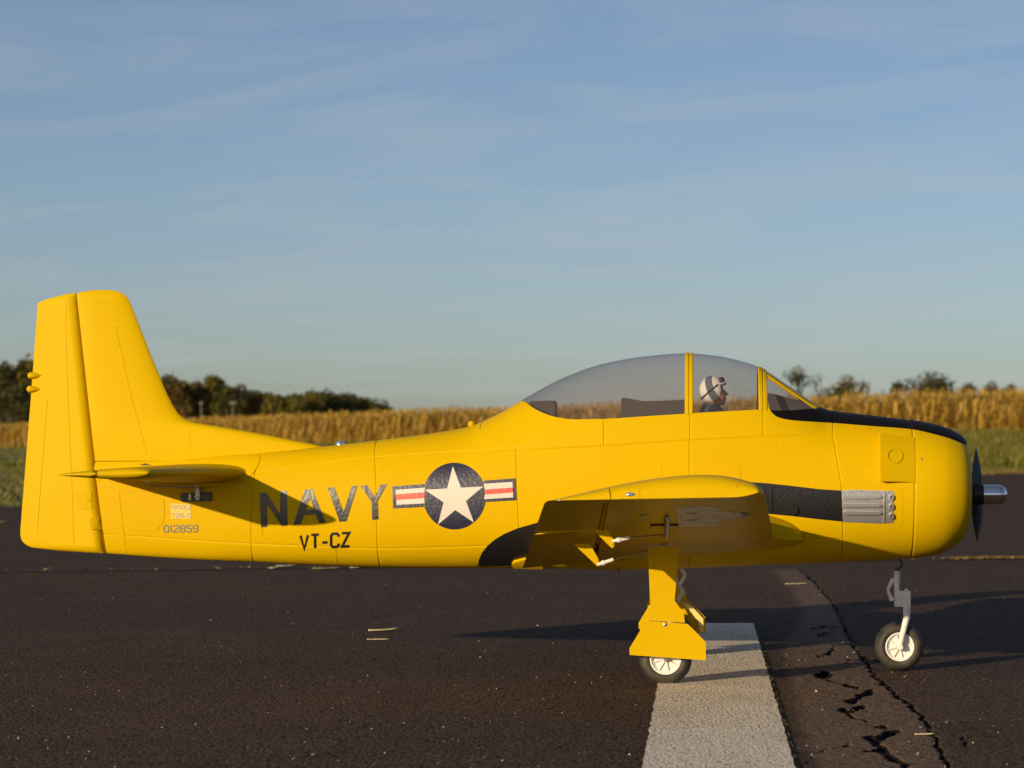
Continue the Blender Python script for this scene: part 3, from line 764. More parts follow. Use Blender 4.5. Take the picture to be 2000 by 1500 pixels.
panel(YP, S1, S2, B, botc, 24, 10, M_yel, fus, both=True, g='LRT')
panel(YP, S2, S3d, topc, A, 28, 12, M_yel, fus, both=True, g='LRB')
panel(YP, S2, S3, A, B, 28, 18, M_yel, fus)
panel(YP, S2, S3, B, botc, 28, 12, M_yel, fus, both=True, g='LRT')
panel(YP, S3, S4, A, B, 30, 20, M_yel, fus)
panel(YP, S4, S5, A, B, 28, 20, M_yel, fus)
panel(YP, S3, S4, B, botc, 24, 12, M_yel, fus, both=True, g='LRT')
panel(YP, S4, S5, B, botc, 24, 12, M_yel, fus, both=True, g='LRT')
panel('nose_panel', S5, S6, GLARE, botc, 20, 40, M_yel, fus, both=True, g='LR')
# cockpit deck with the canopy on it
u1180, u1348, u1490 = S(1180, 845)[0], S(1348, 835)[0], S(1491, 826)[0]
DK = 'deck_panel'
def deckL(v): return S3d(v)
uS = S(1030, 790)[0]
panel(DK, deckL, const(u1180), sill_or_top, A, 44, 14, M_yels, fus, both=True, g='LRB')
panel(DK, const(u1180), const(u1348), SILL, A, 16, 8, M_yels, fus, g='LRB')
panel(DK, const(u1348), const(u1490), SILL, A, 14, 8, M_yels, fus, g='LRB')
panel(DK, const(u1490), S5, lambda u: np.where(u < S(1499, 790)[0], SILL(u), GLARE(u)), A, 30, 10, M_yels, fus, g='LRB')
# anti-glare paint in front of the windshield
WSL = hseam([(1497, 787), (1500, 795), (1506, 801), (1530, 802), (1560, 800), (1598, 797), (1604, 796)])
u1605 = S(1604, 797)[0]
def glare_top(u): return np.where(u < u1605, np.minimum(np.maximum(WSL(u), _top(u)), GLARE(u)-0.3), _top(u))
panel('anti_glare_panel', const(S(1499, 790)[0]), S5, glare_top, GLARE, 50, 10, M_glare, fus, both=True, g='R')
panel('anti_glare_panel', S5, S6, topc, GLARE, 20, 10, M_glare, fus, both=True, g='LR')
# canopy
can = empty('canopy'); can.parent = plane
uA0, uA1, uB0, uB1 = S(1338, 760)[0], S(1353, 760)[0], S(1482, 760)[0], S(1497.5, 760)[0]
panel('canopy_glass', const(u1018), const(uA0), topc, lambda u: np.maximum(SILL(u), _top(u)+0.5), 50, 26, M_glass, can, both=True, g='')
panel('canopy_glass', const(uA1), const(uB0), topc, SILL, 24, 26, M_glass, can, both=True, g='')
def framep(u0, u1, nm): panel(nm, const(u0), const(u1), topc, lambda u: SILL(u)+2, 6, 40, M_yels, can, both=True, g='LR', off=0.0012, gw=0.0012, depth=0.0022)
um = (uA0+uA1)/2; framep(uA0-0.6, um, 'canopy_frame'); framep(um, uA1+0.6, 'canopy_frame')
um = uB0+(uB1-uB0)*0.52; framep(uB0-0.6, um, 'canopy_frame'); framep(um, uB1+0.6, 'windshield_frame')
# rounded glazing corners
FR1 = lambda u: _top(u)+4.5*np.clip((1604-u)/30, 0, 1); FR2 = lambda u: _top(u)+12.5*np.clip((1606-u)/16, 0, 1)
uW1 = 1603.0
panel('windshield_glass', const(uB1), const(uW1), topc, FR1, 30, 6, M_glass, can, both=True, g='')
panel('windshield_frame', const(uB1), const(uW1+2), FR1, FR2, 30, 3, M_yels, can, g='TB', off=0.0012, depth=0.002)
panel('windshield_glass', const(uB1), const(1592), FR2, lambda u: np.maximum(WSL(u), FR2(u)+0.2), 30, 14, M_glass, can, g='')

# ------------------------------------------------------------------ cowl, spinner, propeller
def build_cowl():
    us = [UC+1.2, UC+2.4, 1781, 1790, 1800, 1812, 1826, 1838, 1848, 1857, 1865, 1872, 1878, 1883, 1887, 1890, 1891]
    n = 72; secs = []
    def ring(u, sc=1.0, ou=0.0, inset=0.0):
        th = np.linspace(0, math.pi, n//2+1)-math.pi/2; th = th[::-1]
        p = pos(np.full(th.shape, min(u, 1891.0)), th); p[:, 0] = (u+ou-1372)*PXM
        q = p[1:-1][::-1].copy(); q[:, 1] *= -1
        r = np.concatenate([p, q]); c = r.mean(0); r[:, 1:] = c[1:]+(r[:, 1:]-c[1:])*sc; return r
    secs.append(ring(UC+0.2, 0.985))
    secs += [ring(u) for u in us[1:]]
    secs += [ring(1891, 0.93, 0.6), ring(1891, 0.86, 0.2), ring(1891, 0.80, -1.5), ring(1891, 0.77, -8)]
    v, f = loft([list(map(tuple, s)) for s in secs], caps=False)
    mk('cowl', v, f, M_yels, plane, flip=False)
    secs = [ring(1890, 0.78, -6), ring(1890, 0.77, -35), ring(1890, 0.3, -36), ring(1890, 0.02, -36)]
    v, f = loft([list(map(tuple, s)) for s in secs], caps=False); mk('engine_opening', v, f, M_inside_yel, plane)
    o = panel('anti_glare_panel', const(UC+0.6), const(1886.0), topc, GLARE, 34, 8, M_glare, plane, both=True, g='LRB', off=0.0014, depth=0.0016)
build_cowl()
HZ = H-(966-872)*PXM
def hx(px): return (px-1372)*PXM
MB().lathe([(0.0, hx(1880)-hx(1890)), (0.0172, -0.009), (0.0172, 0.0), (0.0172, 0.007)], (hx(1890), 0, HZ), 'x', 40).build('prop_shaft', M_chrome, plane)
MB().lathe([(0.0, 0), (0.0178, 0.0), (0.0182, 0.0008), (0.0182, 0.0208), (0.0178, 0.0216), (0, 0.0216)], (hx(1896), 0, HZ), 'x', 40).build('prop_hub', M_black_pl, plane)
prof = [(0.0, 0.0), (0.0172, 0.0)]+[(0.0172, x) for x in np.linspace(0.004, 0.029, 4)]+[(0.0172*math.cos(a), 0.029+0.0145*math.sin(a)) for a in np.linspace(0.12, math.pi/2, 12)]
MB().lathe(prof, (hx(1918.5), 0, HZ), 'x', 48).build('spinner', M_chrome, plane)
def blade(ang, tip_r=0.200):
    dirv = Vector((0, math.sin(ang), math.cos(ang))); side = Vector((0, math.cos(ang), -math.sin(ang))); ax = Vector((1, 0, 0))
    secs = []
    for r, ch, tw in ((0.008, .012, 75), (0.017, .017, 72), (0.026, .0205, 68), (0.036, .0205, 64), (0.048, .018, 60), (0.060, .0135, 57), (0.070, .009, 54), (0.078, .005, 52), (0.083, .0015, 50)):
        a = R(tw); cdir = side*math.cos(a)+ax*math.sin(a); ndir = ax*math.cos(a)-side*math.sin(a); s = []
        for k in range(16):
            g = 2*math.pi*k/16; s.append(tuple(Vector((hx(1907.5), 0, HZ))+dirv*r+cdir*ch*0.5*math.cos(g)+ndir*ch*0.075*math.sin(g)+cdir*ch*0.05))
        secs.append(s)
    v, f = loft(secs); mk('propeller_blade', v, f, M_prop, plane)
blade(R(8)); blade(R(188))

# ------------------------------------------------------------------ fin, rudder
hinge = lambda py: 150+(py-572)*(58/509)
def build_fin():
    le = pchip([566, 568, 573, 590, 610, 735, 795, 812, 820, 824, 828, 845, 860, 872, 885, 900], [214, 226, 240, 254, 262, 312, 340, 353, 365, 378, 400, 500, 575, 630, 650, 660])
    secs = []
    for py in [566.3, 567, 568.5, 571, 575, 580, 590, 605, 625, 660, 700, 735, 770, 795, 806, 812, 817, 821, 825, 829, 836, 845, 853, 860, 866, 872, 878, 888, 900]:
        a, b = float(le(py)), hinge(py)+1
        if py < 572: b = np.interp(py, [566, 572], [186, 150])
        k = min(1.0, ((py-565.5)/16)**0.5); T = k*np.interp(py, [566, 800, 872, 900], [0.0095, 0.0150, 0.0160, 0.0145]); s = []
        us = (1-np.cos(np.linspace(0, math.pi/2, 26)))
        def half(u):
            dist = u*(a-b)*PXM; return T*(1-math.exp(-dist/0.020))**0.75*(1-0.30*math.exp(-(1-u)*8))*(1-math.exp(-dist/0.09)*0.25)
        z = H-(py-872)*PXM
        for u in us[::-1]: s.append(((a-u*(a-b)-1372)*PXM, -half(u), z))
        for u in us[1:]: s.append(((a-u*(a-b)-1372)*PXM, half(u), z))
        secs.append(s)
    v, f = loft(secs); return mk('tail_fin', v, f, M_yelf, plane, sharp=50)
fin = build_fin()
def build_rudder():
    te = lin([(572, 140), (575, 128), (582, 100), (587, 84), (592, 74), (760, 62), (1040, 40), (1050, 41), (1058, 45), (1064, 51), (1068, 58), (1071, 64), (1076, 130), (1080, 190), (1081, 204)])
    secs = []
    for py in [572.5, 574, 576, 580, 584, 588, 592, 600, 620, 660, 720, 780, 840, 900, 960, 1010, 1035, 1045, 1052, 1058, 1063, 1067, 1070, 1072, 1075]:
        a, b = hinge(py)-0.6, float(te(py)); k = min(1.0, ((py-571.5)/14)**0.5)*min(1.0, ((1078-py)/12)**0.5)
        T = k*np.interp(py, [572, 1075], [0.0082, 0.0165]); s = []; z = H-(py-872)*PXM-max(0, 0)
        L = (a-b)*PXM; R0 = min(0.016, L*0.4)
        us = np.concatenate([(1-np.cos(np.linspace(0, math.pi/2, 10)))*R0, np.linspace(R0, L, 14)[1:]])
        def half(x): return T*(math.sqrt(max(0, 1-(1-x/R0)**2)) if x < R0 else 1-(x-R0)/max(L-R0, 1e-6)*0.86) + 0.0002
        for x in us[::-1]: s.append(((a-1372)*PXM-x, -half(x), z))
        for x in us[1:]: s.append(((a-1372)*PXM-x, half(x), z))
        secs.append(s)
    # slope the bottom edge with the fuselage underside
    for k, py in enumerate([1063, 1067, 1070, 1072, 1075]):
        i = len(secs)-5+k
        secs[i] = [(x, y, z-(5.5*(k+1)/5)*PXM*np.interp(1372+x/PXM, [55, 205], [-0.4, 1.0])) for x, y, z in secs[i]]
    v, f = loft(secs); return mk('rudder', v, f, M_yelf, plane, sharp=50)
rud = build_rudder()
for cy in (733.5, 760):
    b = MB(); c = P(65 if cy < 750 else 63, cy, -0.003); sec = []
    for t in np.linspace(0, 1, 12):
        r = 0.0062*math.sqrt(max(0, 1-(1-min(1, t/0.25))**2))*(1 if t < 0.25 else (1-((t-0.25)/0.75)**1.6)); x = P(54 if cy < 750 else 52, cy, 0).x+t*31*PXM
        sec.append([(x, -0.002+r*1.25*math.sin(g), c.z+r*math.cos(g)) for g in np.linspace(0, 2*math.pi, 14, endpoint=False)])
    v, f = loft(sec); mk('tail_light', v, f, M_yels, plane)

# ------------------------------------------------------------------ wings and tailplane
def foil(x, t, camber=0.018):
    yt = 5*t*(0.2969*np.sqrt(x)-0.126*x-0.3516*x**2+0.2843*x**3-0.1036*x**4)
    yc = np.where(x < 0.4, camber/0.16*(0.8*x-x*x), camber/0.36*(0.2+0.8*x-x*x)); return yc+yt, yc-yt
HF = 0.705
def wing_geo(e):
    xle = np.interp(e, [0.085, 0.10, 0.115, 0.13, 0.145, 0.16, 0.99], [0.180, 0.176, 0.168, 0.152, 0.136, 0.122, 0.0843])
    xte = np.interp(e, [0.085, 0.99], [-0.3115, -0.2193]); k = (e-0.1)/0.89; zb = 0.222+(0.3235-0.222)*k; zt = 0.188+(0.3185-0.188)*k
    return xle, xte, zb, zt
def wing_sec(e, x0, x1, n=22, up=1.0, shrink=0.0, nose=False):
    xle, xte, zb, zt = wing_geo(e); ch = xle-xte
    t = np.interp(e, [0.1, 0.99], [0.145, 0.118])
    q = x0+(x1-x0)*(1-np.cos(np.linspace(0, math.pi/2, n))) if x0 == 0 else np.linspace(x0, x1, n)
    yu, yl = foil(q, t); yu = yu*1.0
    lo = zb+(zt-zb)*q+0.020*ch*(1-np.minimum(1, q/0.12))**2; hi = lo+(yu-yl)*ch
    hi = lo+(hi-lo)*up
    if nose:
        k = np.clip((q-x0)/0.03, 0.0, 1); k = np.sqrt(1-(1-k)**2)*0.9+0.1; mid = (hi+lo)/2; hi, lo = mid+(hi-mid)*k, mid+(lo-mid)*k
    xs = xle-q*ch; mx = (xle+xte)/2; xs = mx+(xs-mx)*(1-shrink)
    pts = [(x, -e, z) for x, z in zip(xs[::-1], hi[::-1])]+[(x, -e, z) for x, z in zip(xs, lo)][(1 if x0 == 0 else 0):]
    return pts
def tip_secs(x0, x1, e0=0.95, e1=0.992, n=9):
    out = []
    for a in np.linspace(0, math.pi/2, n)[1:]:
        k = math.sin(a); e = e0+(e1-e0)*k; up = max(0.05, math.cos(a)**0.8); out.append(wing_sec(e, x0, x1, up=up, shrink=0.05*(1-math.cos(a))))
    return out
def build_wing():
    secs = [wing_sec(e, 0, HF) for e in (0.06, 0.085, 0.10, 0.115, 0.13, 0.145, 0.16, 0.2, 0.3, 0.45, 0.604, 0.612, 0.75, 0.9, 0.95)]+tip_secs(0, HF)
    v, f = loft(secs); w = mk('wing', v, f, M_yels, plane, sharp=50); 
    secs = [wing_sec(e, HF+0.006, 1.0, n=14, nose=True) for e in (0.10, 0.2, 0.35, 0.5, 0.604)]
    secs = [[(x, y, z-0.012*np.clip((wing_geo(-y)[0]-x)/(wing_geo(-y)[0]-wing_geo(-y)[1])-HF, 0, 1)) for x, y, z in s] for s in secs]
    v, f = loft(secs); fl = mk('flap', v, f, M_yels, plane, sharp=50)
    secs = [wing_sec(e, HF+0.006, 1.0, n=14, nose=True) for e in (0.612, 0.75, 0.9, 0.95)]
    v, f = loft(secs); ai = mk('aileron', v, f, M_yels, plane, sharp=50)
    secs = [wing_sec(0.9515, HF+0.006, 1.0, n=14)]+[wing_sec(0.95+0.042*math.sin(a), HF+0.006, 1.0, n=14, up=max(0.05, math.cos(a)**0.8), shrink=0.05*(1-math.cos(a))) for a in np.linspace(0.1, math.pi/2, 8)]
    v, f = loft(secs); tp = mk('wing_tip', v, f, M_yels, plane, sharp=50)
    for o in (w, fl, ai, tp): mirror(o)
    return w, fl, ai, tp
wing, flap, ail, wtip = build_wing()
def tail_sec(e, x0, x1, n=18, k=1.0, nose=False, shr=0.0):
    f_ = (e-0.02)/0.40
    xle = np.interp(e, [0.0, 0.03, 0.05, 0.08, 0.42], [-0.770, -0.785, -0.802, -0.816, -0.886]); hg = -0.972; xte = np.interp(e, [0.02, 0.42], [-1.066, -1.0365])
    t = 0.125*(1-0.18*f_)
    q = x0+(x1-x0)*(1-np.cos(np.linspace(0, math.pi/2, n))) if x0 == 0 else np.linspace(x0, x1, n)
    xs = np.where(q < 0.6, xle+(hg-xle)*q/0.6, hg+(xte-hg)*(q-0.6)/0.4)
    yt = 5*t*(0.2969*np.sqrt(q)-0.126*q-0.3516*q**2+0.2843*q**3-0.1036*q**4)*(np.interp(e, [0.02, 0.42], [0.265, 0.16]))*k+0.0007
    if nose:
        m_ = np.clip((q-x0)/0.06, 0, 1); yt = yt*(np.sqrt(1-(1-m_)**2)*0.9+0.1)
    z = np.interp(e, [0.02, 0.42], [0.3475, 0.3515])-np.interp(q, [0, 1], [0, 0.0030]); xm = (xle+xte)/2; xs = xm+(xs-xm)*(1-shr)
    return [(x, -e, a+b) for x, a, b in zip(xs[::-1], z[::-1], yt[::-1])]+[(x, -e, a-b) for x, a, b in zip(xs, z, yt)][(1 if x0 == 0 else 0):]
def build_tail():
    tips = [0.402+0.018*math.sin(a) for a in np.linspace(0.15, math.pi/2, 7)]; ks = [max(0.12, math.cos(a)) for a in np.linspace(0.15, math.pi/2, 7)]
    secs = [tail_sec(e, 0, 0.595) for e in (0.004, 0.03, 0.04, 0.05, 0.065, 0.08, 0.15, 0.25, 0.34, 0.402)]+[tail_sec(e, 0, 0.595, k=k, shr=0.06*(1-k)) for e, k in zip(tips, ks)]
    v, f = loft(secs); a = mk('stabilizer', v, f, M_yels, plane, sharp=50)
    secs = [tail_sec(e, 0.605, 1, n=12, nose=True) for e in (0.026, 0.15, 0.25, 0.34, 0.402)]+[tail_sec(e, 0.605, 1, n=12, k=k, nose=True, shr=0.06*(1-k)) for e, k in zip(tips, ks)]
    v, f = loft(secs); b = mk('elevator', v, f, M_yels, plane, sharp=50)
    mirror(a); mirror(b); return a, b
stab, elev = build_tail()

# ------------------------------------------------------------------ markings and plates laid on the skin
def bvh(*objs):
    v, p = [], []
    for o in objs:
        k = len(v); v += [x.co.copy() for x in o.data.vertices]; p += [tuple(i+k for i in q.vertices) for q in o.data.polygons]
    return BVHTree.FromPolygons(v, p)
CAM = Vector((0, -D, H))
def surf(tree, px, py):
    d = (P(px, py)-CAM).normalized(); h = tree.ray_cast(CAM, d)
    return (h[0], h[1]) if h[0] is not None else None
class FusSurf:
    def at(self, px, py):
        u, v = S(px, py); th = theta_of(u, v); p = pos(u, th); e = 1e-3
        thc = np.clip(th, -1.5, 1.5); n = np.cross(pos(u+.5, thc)-pos(u-.5, thc), pos(u, thc+e)-pos(u, thc-e)); n = n/np.linalg.norm(n)
        if n[1] > 0: n = -n
        return Vector(p), Vector(n)
class BvhSurf:
    def __init__(s, *objs): s.t = bvh(*objs)
    def at(s, px, py):
        h = surf(s.t, px, py)
        if h is None:
            loc, n, _, _ = s.t.find_nearest(P(px, py, 0.0)); return loc, n
        n = h[1] if h[1].dot(h[0]-CAM) < 0 else -h[1]
        return h[0], n
FS = FusSurf(); RS = BvhSurf(rud); FINS = BvhSurf(fin); WS = BvhSurf(wing, flap, ail, wtip)
def decal(name, loops, m, parent=None, on=FS, off=0.0005, step=9.0, skirt=True, smooth=True, sink=0.0012):
    """loops: list of polygons (outer, holes...) in photo pixels, or several such lists; wrapped on a surface"""
    groups = loops if isinstance(loops[0][0][0], (list, tuple)) else [loops]
    bm = bmesh.new()
    for gset in groups:
        pl = [[Vector((x, y, 0)) for x, y in q] for q in gset]; flat = [p for q in pl for p in q]
        vs = [bm.verts.new(p) for p in flat]
        for t in tessellate_polygon(pl):
            try: bm.faces.new([vs[i] for i in t])
            except ValueError: pass
    xs = [v.co.x for v in bm.verts]; ys = [v.co.y for v in bm.verts]
    for ax, lo, hi in ((0, min(xs), max(xs)), (1, min(ys), max(ys))):
        k = math.floor(lo/step)+1
        while k*step < hi:
            n = Vector((1, 0, 0)) if ax == 0 else Vector((0, 1, 0))
            bmesh.ops.bisect_plane(bm, geom=bm.verts[:]+bm.edges[:]+bm.faces[:], plane_co=n*k*step, plane_no=n, dist=1e-4); k += 1
    bmesh.ops.remove_doubles(bm, verts=bm.verts, dist=1e-4)
    norm = {}
    for v in bm.verts:
        p, n = on.at(v.co.x, v.co.y); v.co = p+n*off; norm[v] = n
    bm.normal_update()
    for f in bm.faces:
        if f.normal.dot(norm[f.verts[0]]) < 0: f.normal_flip()
    if skirt:
        be = [e for e in bm.edges if e.is_boundary]
        r = bmesh.ops.extrude_edge_only(bm, edges=be)
        old = {}
        for g in r['geom']:
            if isinstance(g, bmesh.types.BMVert): old[g] = 1
        for v in old:
            src = min((e.other_vert(v) for e in v.link_edges if e.other_vert(v) not in old), key=lambda w: (w.co-v.co).length, default=None)
            if src is not None and src in norm: v.co = v.co-norm[src]*(off+sink)
        bmesh.ops.recalc_face_normals(bm, faces=bm.faces)
    me = bpy.data.meshes.new(name); bm.to_mesh(me); bm.free(); me.materials.append(m)
    if smooth:
        me.polygons.foreach_set('use_smooth', [True]*len(me.polygons))
        try: me.set_sharp_from_angle(angle=R(40))
        except Exception: pass
    o = bpy.data.objects.new(name, me); C.objects.link(o); o.parent = parent or plane; return o
def circ(cx, cy, rx, ry=None, n=48, a0=0, a1=360):
    ry = ry or rx; m = n if a1-a0 >= 360 else n+1
    return [(cx+rx*math.cos(R(a0+(a1-a0)*k/n)), cy+ry*math.sin(R(a0+(a1-a0)*k/n))) for k in range(m)]
def ribbon(pts, w, closed=False):
    """polyline in pixels -> one outline of constant width with mitred corners"""
    p = [Vector((x, y)) for x, y in pts]; n = len(p); Lp, Rp = [], []
    for i in range(n):
        a = p[i]-p[i-1] if (i > 0 or closed) else p[1]-p[0]
        b = p[(i+1) % n]-p[i] if (i < n-1 or closed) else p[-1]-p[-2]
        a, b = a.normalized(), b.normalized(); t = (a+b).normalized() if (a+b).length > 1e-6 else a
        nn = Vector((-t.y, t.x)); k = w/2/max(0.5, nn.dot(Vector((-a.y, a.x))))
        Lp.append(tuple(p[i]+nn*k)); Rp.append(tuple(p[i]-nn*k))
    return [Lp, Rp] if closed else [Lp+Rp[::-1]]
def rot(pts, c, deg):
    a = R(deg); return [(c[0]+(x-c[0])*math.cos(a)-(y-c[1])*math.sin(a), c[1]+(x-c[0])*math.sin(a)+(y-c[1])*math.cos(a)) for x, y in pts]
# NAVY
letters = [
    [[(507,963),(520,961.5),(547,1004),(547.5,960),(560,958.5),(562,1026),(550.5,1027.5),(521.5,984),(522,1029),(510,1030)]],
    [[(595,956.5),(610,955),(636,1020.5),(623.5,1022),(617,1004.5),(594,1006),(587.5,1024),(573,1025.5)], [(605,974),(597.5,996),(613.5,995)]],
    [[(640,952.5),(653,951.5),(671,1000),(687,949.5),(698.5,948.5),(677,1018),(663,1019)]],
    [[(704,948.5),(717,947.5),(731.5,971),(744,946.5),(756.5,945.5),(738,979),(739.5,1014),(727,1015.5),(726,981)]],
]
for L in letters: decal('letter', L, M_letter, off=0.0006)
def glyphs(text, x, y, w, h, gap, st, slope, m, name='letter', depth=0.0006):
    G_ = {
        'V': [[(0, 0), (.5, 1), (1, 0)]], 'T': [[(0, 0), (1, 0)], [(.5, 'u'), (.5, 1)]], '-': [[(0.05, .62), (.95, .62)]],
        'C': [[(1, .25), (1, .12), (.78, 0), (.22, 0), (0, .15), (0, .85), (.22, 1), (.78, 1), (1, .88), (1, .75)]],
        'Z': [[(0, 0), (.98, 0), (.02, 1), (1, 1)]],
        '0': [['c', (.25, 0), (.75, 0), (1, .16), (1, .84), (.75, 1), (.25, 1), (0, .84), (0, .16)]],
        '1': [[(.5, 0), (.5, 1)]],
        '2': [[(0, .22), (0, .12), (.22, 0), (.78, 0), (1, .14), (1, .36), (0, .82), (0, 1), (1, 1)]],
        '8': [['c', (.25, 0), (.75, 0), (.95, .12), (.95, .36), (.8, .47), (1, .6), (1, .86), (.75, 1), (.25, 1), (0, .86), (0, .6), (.2, .47), (.05, .36), (.05, .12)], [(.26, 'm'), (.74, 'm')]],
        '5': [[(.95, 0), (.05, 0), (.05, .42), (.75, .42), (1, .55), (1, .86), (.75, 1), (.22, 1), (0, .86)]],
        '9': [[(.70, .54), (.22, .54), (0, .42), (0, .14), (.22, 0), (.78, 0), (1, .14), (1, .86), (.78, 1), (.22, 1), (0, .88)]],
        'N': [[(0, 1), (0, 0), (1, 1), (1, 0)]],
    }
    for ch in text:
        if ch == ' ': x += w*0.6+gap; continue
        cw = {'1': w*0.25, '-': w*0.75}.get(ch, w)
        out = []
        for s_ in G_[ch]:
            cl = s_[0] == 'c'; pts = s_[1:] if cl else s_; q = []
            for a, b in pts:
                yy = y+(st*0.5 if b == 'u' else h*0.475 if b == 'm' else b*h); xx = x+a*cw
                if b == 'u': yy = y+st*0.5+0.05
                q.append((xx, yy+slope*xx-slope*x0_ref[0]))
            out.append(ribbon(q, st if not any(b == 'm' for _, b in pts) else st*0.8, cl))
        decal(name, out, m, off=depth, step=12)
        x += cw+gap
x0_ref = [0]
x0_ref[0] = 585; glyphs('VT-CZ', 587, 1046, 14.5, 26, 6.6, 5.0, -0.055, M_letter)
x0_ref[0] = 320; glyphs('012859', 320.5, 1026.5, 8.8, 13, 3.9, 2.5, -0.01, M_grey_print)
decal('label_plate', [[(333,983),(372,985.5),(374,1013.5),(334,1013)]], M_pale_print, off=0.0004)
x0_ref[0] = 335; glyphs('T28-C', 336, 1003, 6.0, 7.8, 2.2, 1.6, 0.0, M_pale_letter, depth=0.0009)
glyphs('N250CZ', 335.5, 986.5, 4.6, 7.2, 1.9, 1.5, 0.03, M_pale_letter, depth=0.0009)
# star and bars
ins = empty('insignia'); ins.parent = plane
c0 = (887.5, 969.0)
def star(cx, cy, r, ang):
    q = []
    for k in range(10):
        rr = r if k % 2 == 0 else r*0.382; a = R(-90+36*k+ang); q.append((cx+rr*math.cos(a), cy+rr*1.03*math.sin(a)))
    return q
decal('roundel', [circ(*c0, 61.5, 65, 72)], M_navy, ins, off=0.0006)
decal('star', [star(c0[0]+0.5, c0[1]+3.5, 60.0, -3.2)], M_white, ins, off=0.0010)
for pts, wh in (
    ([(766,950),(829,945.5),(826,956),(825.5,978),(828,990),(768,993)], [[(773,957),(830.5,952.5),(829,961.5),(773.4,965.5)], [(774,976.5),(829,973),(829.5,983),(775,986)], [(773.4,965.5),(829,961.5),(829,973),(774,976.5)]]),
    ([(944,938.8),(1007,934.4),(1009,977),(946,980.5),(949.5,972),(949.5,955)], [[(945,945),(1001,941.3),(1001.6,952.2),(947,956)], [(947,966),(1002.2,962),(1002.5,971.5),(945.8,975)], [(947,956),(1001.6,952.2),(1002.2,962),(947,966)]])):
    decal('bar', [pts], M_navy, ins, off=0.0007)
    decal('white_stripe', [wh[0]], M_white, ins, off=0.0011); decal('white_stripe', [wh[1]], M_white, ins, off=0.0011); decal('red_stripe', [wh[2]], M_red, ins, off=0.0011)
# black exhaust-stain area and walkway patch
decal('exhaust_panel', [[(1455,941),(1500,944),(1560,950.5),(1600,955.5),(1643,958),(1646,989),(1646,1018.5),(1600,1014),(1550,1008),(1495,1003),(1470,980)]], M_blk, off=0.0007)
decal('exhaust_seam', ribbon([(1506,950),(1507,985),(1508,997)], 2.6), M_blk, off=0.0032)
decal('access_disc', [circ(1549, 996, 9, 9.5, 28)], M_blk, off=0.0055, step=4)
decal('black_root_patch', [[(933,1105),(935,1094),(941,1080),(951,1067),(966,1054),(985,1042.5),(1010,1032),(1045,1022),(1075,1014),(1075,1092),(1020,1091),(1004,1094),(1000,1104)]], M_blk, off=0.0007)
decal('flap_fairing', [[(1003,1104),(1000,1098),(1004,1093.5),(1022,1089),(1060,1084),(1060,1106)]], M_yels, off=0.006, sink=0.004)
# silver exhaust: plate, ribs and stacks
exh = decal('exhaust_plate', [[(1643.5,958),(1670,956.5),(1746,959),(1745,1021),(1720,1022),(1646,1019)]], M_silver, off=0.0012)
for y0 in (970.5, 986.5, 1001):
    decal('exhaust_rib', [[(1646,y0-2.2),(1650,y0-3.4),(1718,y0-2.6),(1722,y0),(1718,y0+2.6),(1650,y0+3.4),(1646,y0+2.2)]], M_silver_s, exh, off=0.0060, step=4)
decal('exhaust_strip', [[(1726,959.5),(1729,959.5),(1728,1020.5),(1725,1020.5)]], M_silver_s, exh, off=0.0030)
for y0 in (971, 989, 1007):
    decal('exhaust_stack', [circ(1741, y0, 4.6, 5.6, 20), circ(1741, y0, 2.4, 3.2, 20)], M_silver_s, exh, off=0.0055, step=4)
    decal('exhaust_bore', [circ(1741, y0, 2.3, 3.1, 16)], M_grey_print, exh, off=0.0022, step=4)
# cowl flap: a wedge standing proud at its rear edge
class Wedge:
    def at(s, px, py):
        p, n = FS.at(px, py); k = np.interp(px, [1716, 1787], [0.0165, 0.0012]); n = Vector((0, -1, 0)); return p+n*k, n
cf = decal('cowl_flap', [[(1719,845.5),(1750,850),(1786,854),(1787,900),(1787,942),(1755,940.5),(1719.5,940)]], M_yels, on=Wedge(), off=0.0, sink=0.018, step=8)
decal('flap_disc', [circ(1747, 890, 15.5, 14.5, 36), circ(1747, 890, 13.7, 12.7, 36)], M_yels, cf, on=Wedge(), off=0.0018, step=5)
# hatches and raised details on the skin
def rib(name, pts, w, on=FS, off=0.0006, m=None, closed=False, parent=None): return decal(name, ribbon(pts, w, closed), m or M_yel, parent, on=on, off=off, step=14)
def hatch(pts, on=FS, off=0.0007, m=None, nm='hatch', parent=None): return decal(nm, [pts], m or M_yel, parent, on=on, off=off, step=10)
hatch([(1420,916),(1421,910),(1427,908.5),(1437,908.5),(1443,911),(1447,920),(1447,940),(1416,940),(1416,922)])
hatch([(1263,911),(1292,910),(1293,930),(1271,933),(1264,927)])
hatch([(1661,830.5),(1702,834.5),(1701,840),(1690,841),(1668,839),(1662,836)])
hatch([(1728,950),(1757,951),(1762,957),(1764,975),(1763,1020),(1757,1030),(1748,1034),(1727,1032)], off=0.0004)
hatch([(250,973),(257,966),(300,965),(318,974),(321,983),(321,1008),(318,1022),(306,1036),(270,1037),(252,1035)])
hatch([(147,965),(152,963),(178,962),(180,994),(158,996),(152,992)], on=RS)
rib('latch', [(1652,907),(1705,908)], 2.4); rib('latch_bolt', circ(1650, 907, 2.4, None, 12), 1.6, closed=True)
rib('panel_line', [(200,1003),(258,1003),(268,1007),(271,1019),(205,1036)], 1.5)
rib('panel_line', [(232,964),(237,1010),(246,1080)], 1.5)
rib('panel_line', [(512,1030),(512,1046),(535,1058),(575,1060)], 1.4)
rib('panel_line', [(655,1072),(656,1090),(660,1102)], 1.5)
hatch([(176,1012),(199,1008),(205,1036.5),(177,1033)], on=RS, off=0.006, nm='tail_post', m=M_yels)
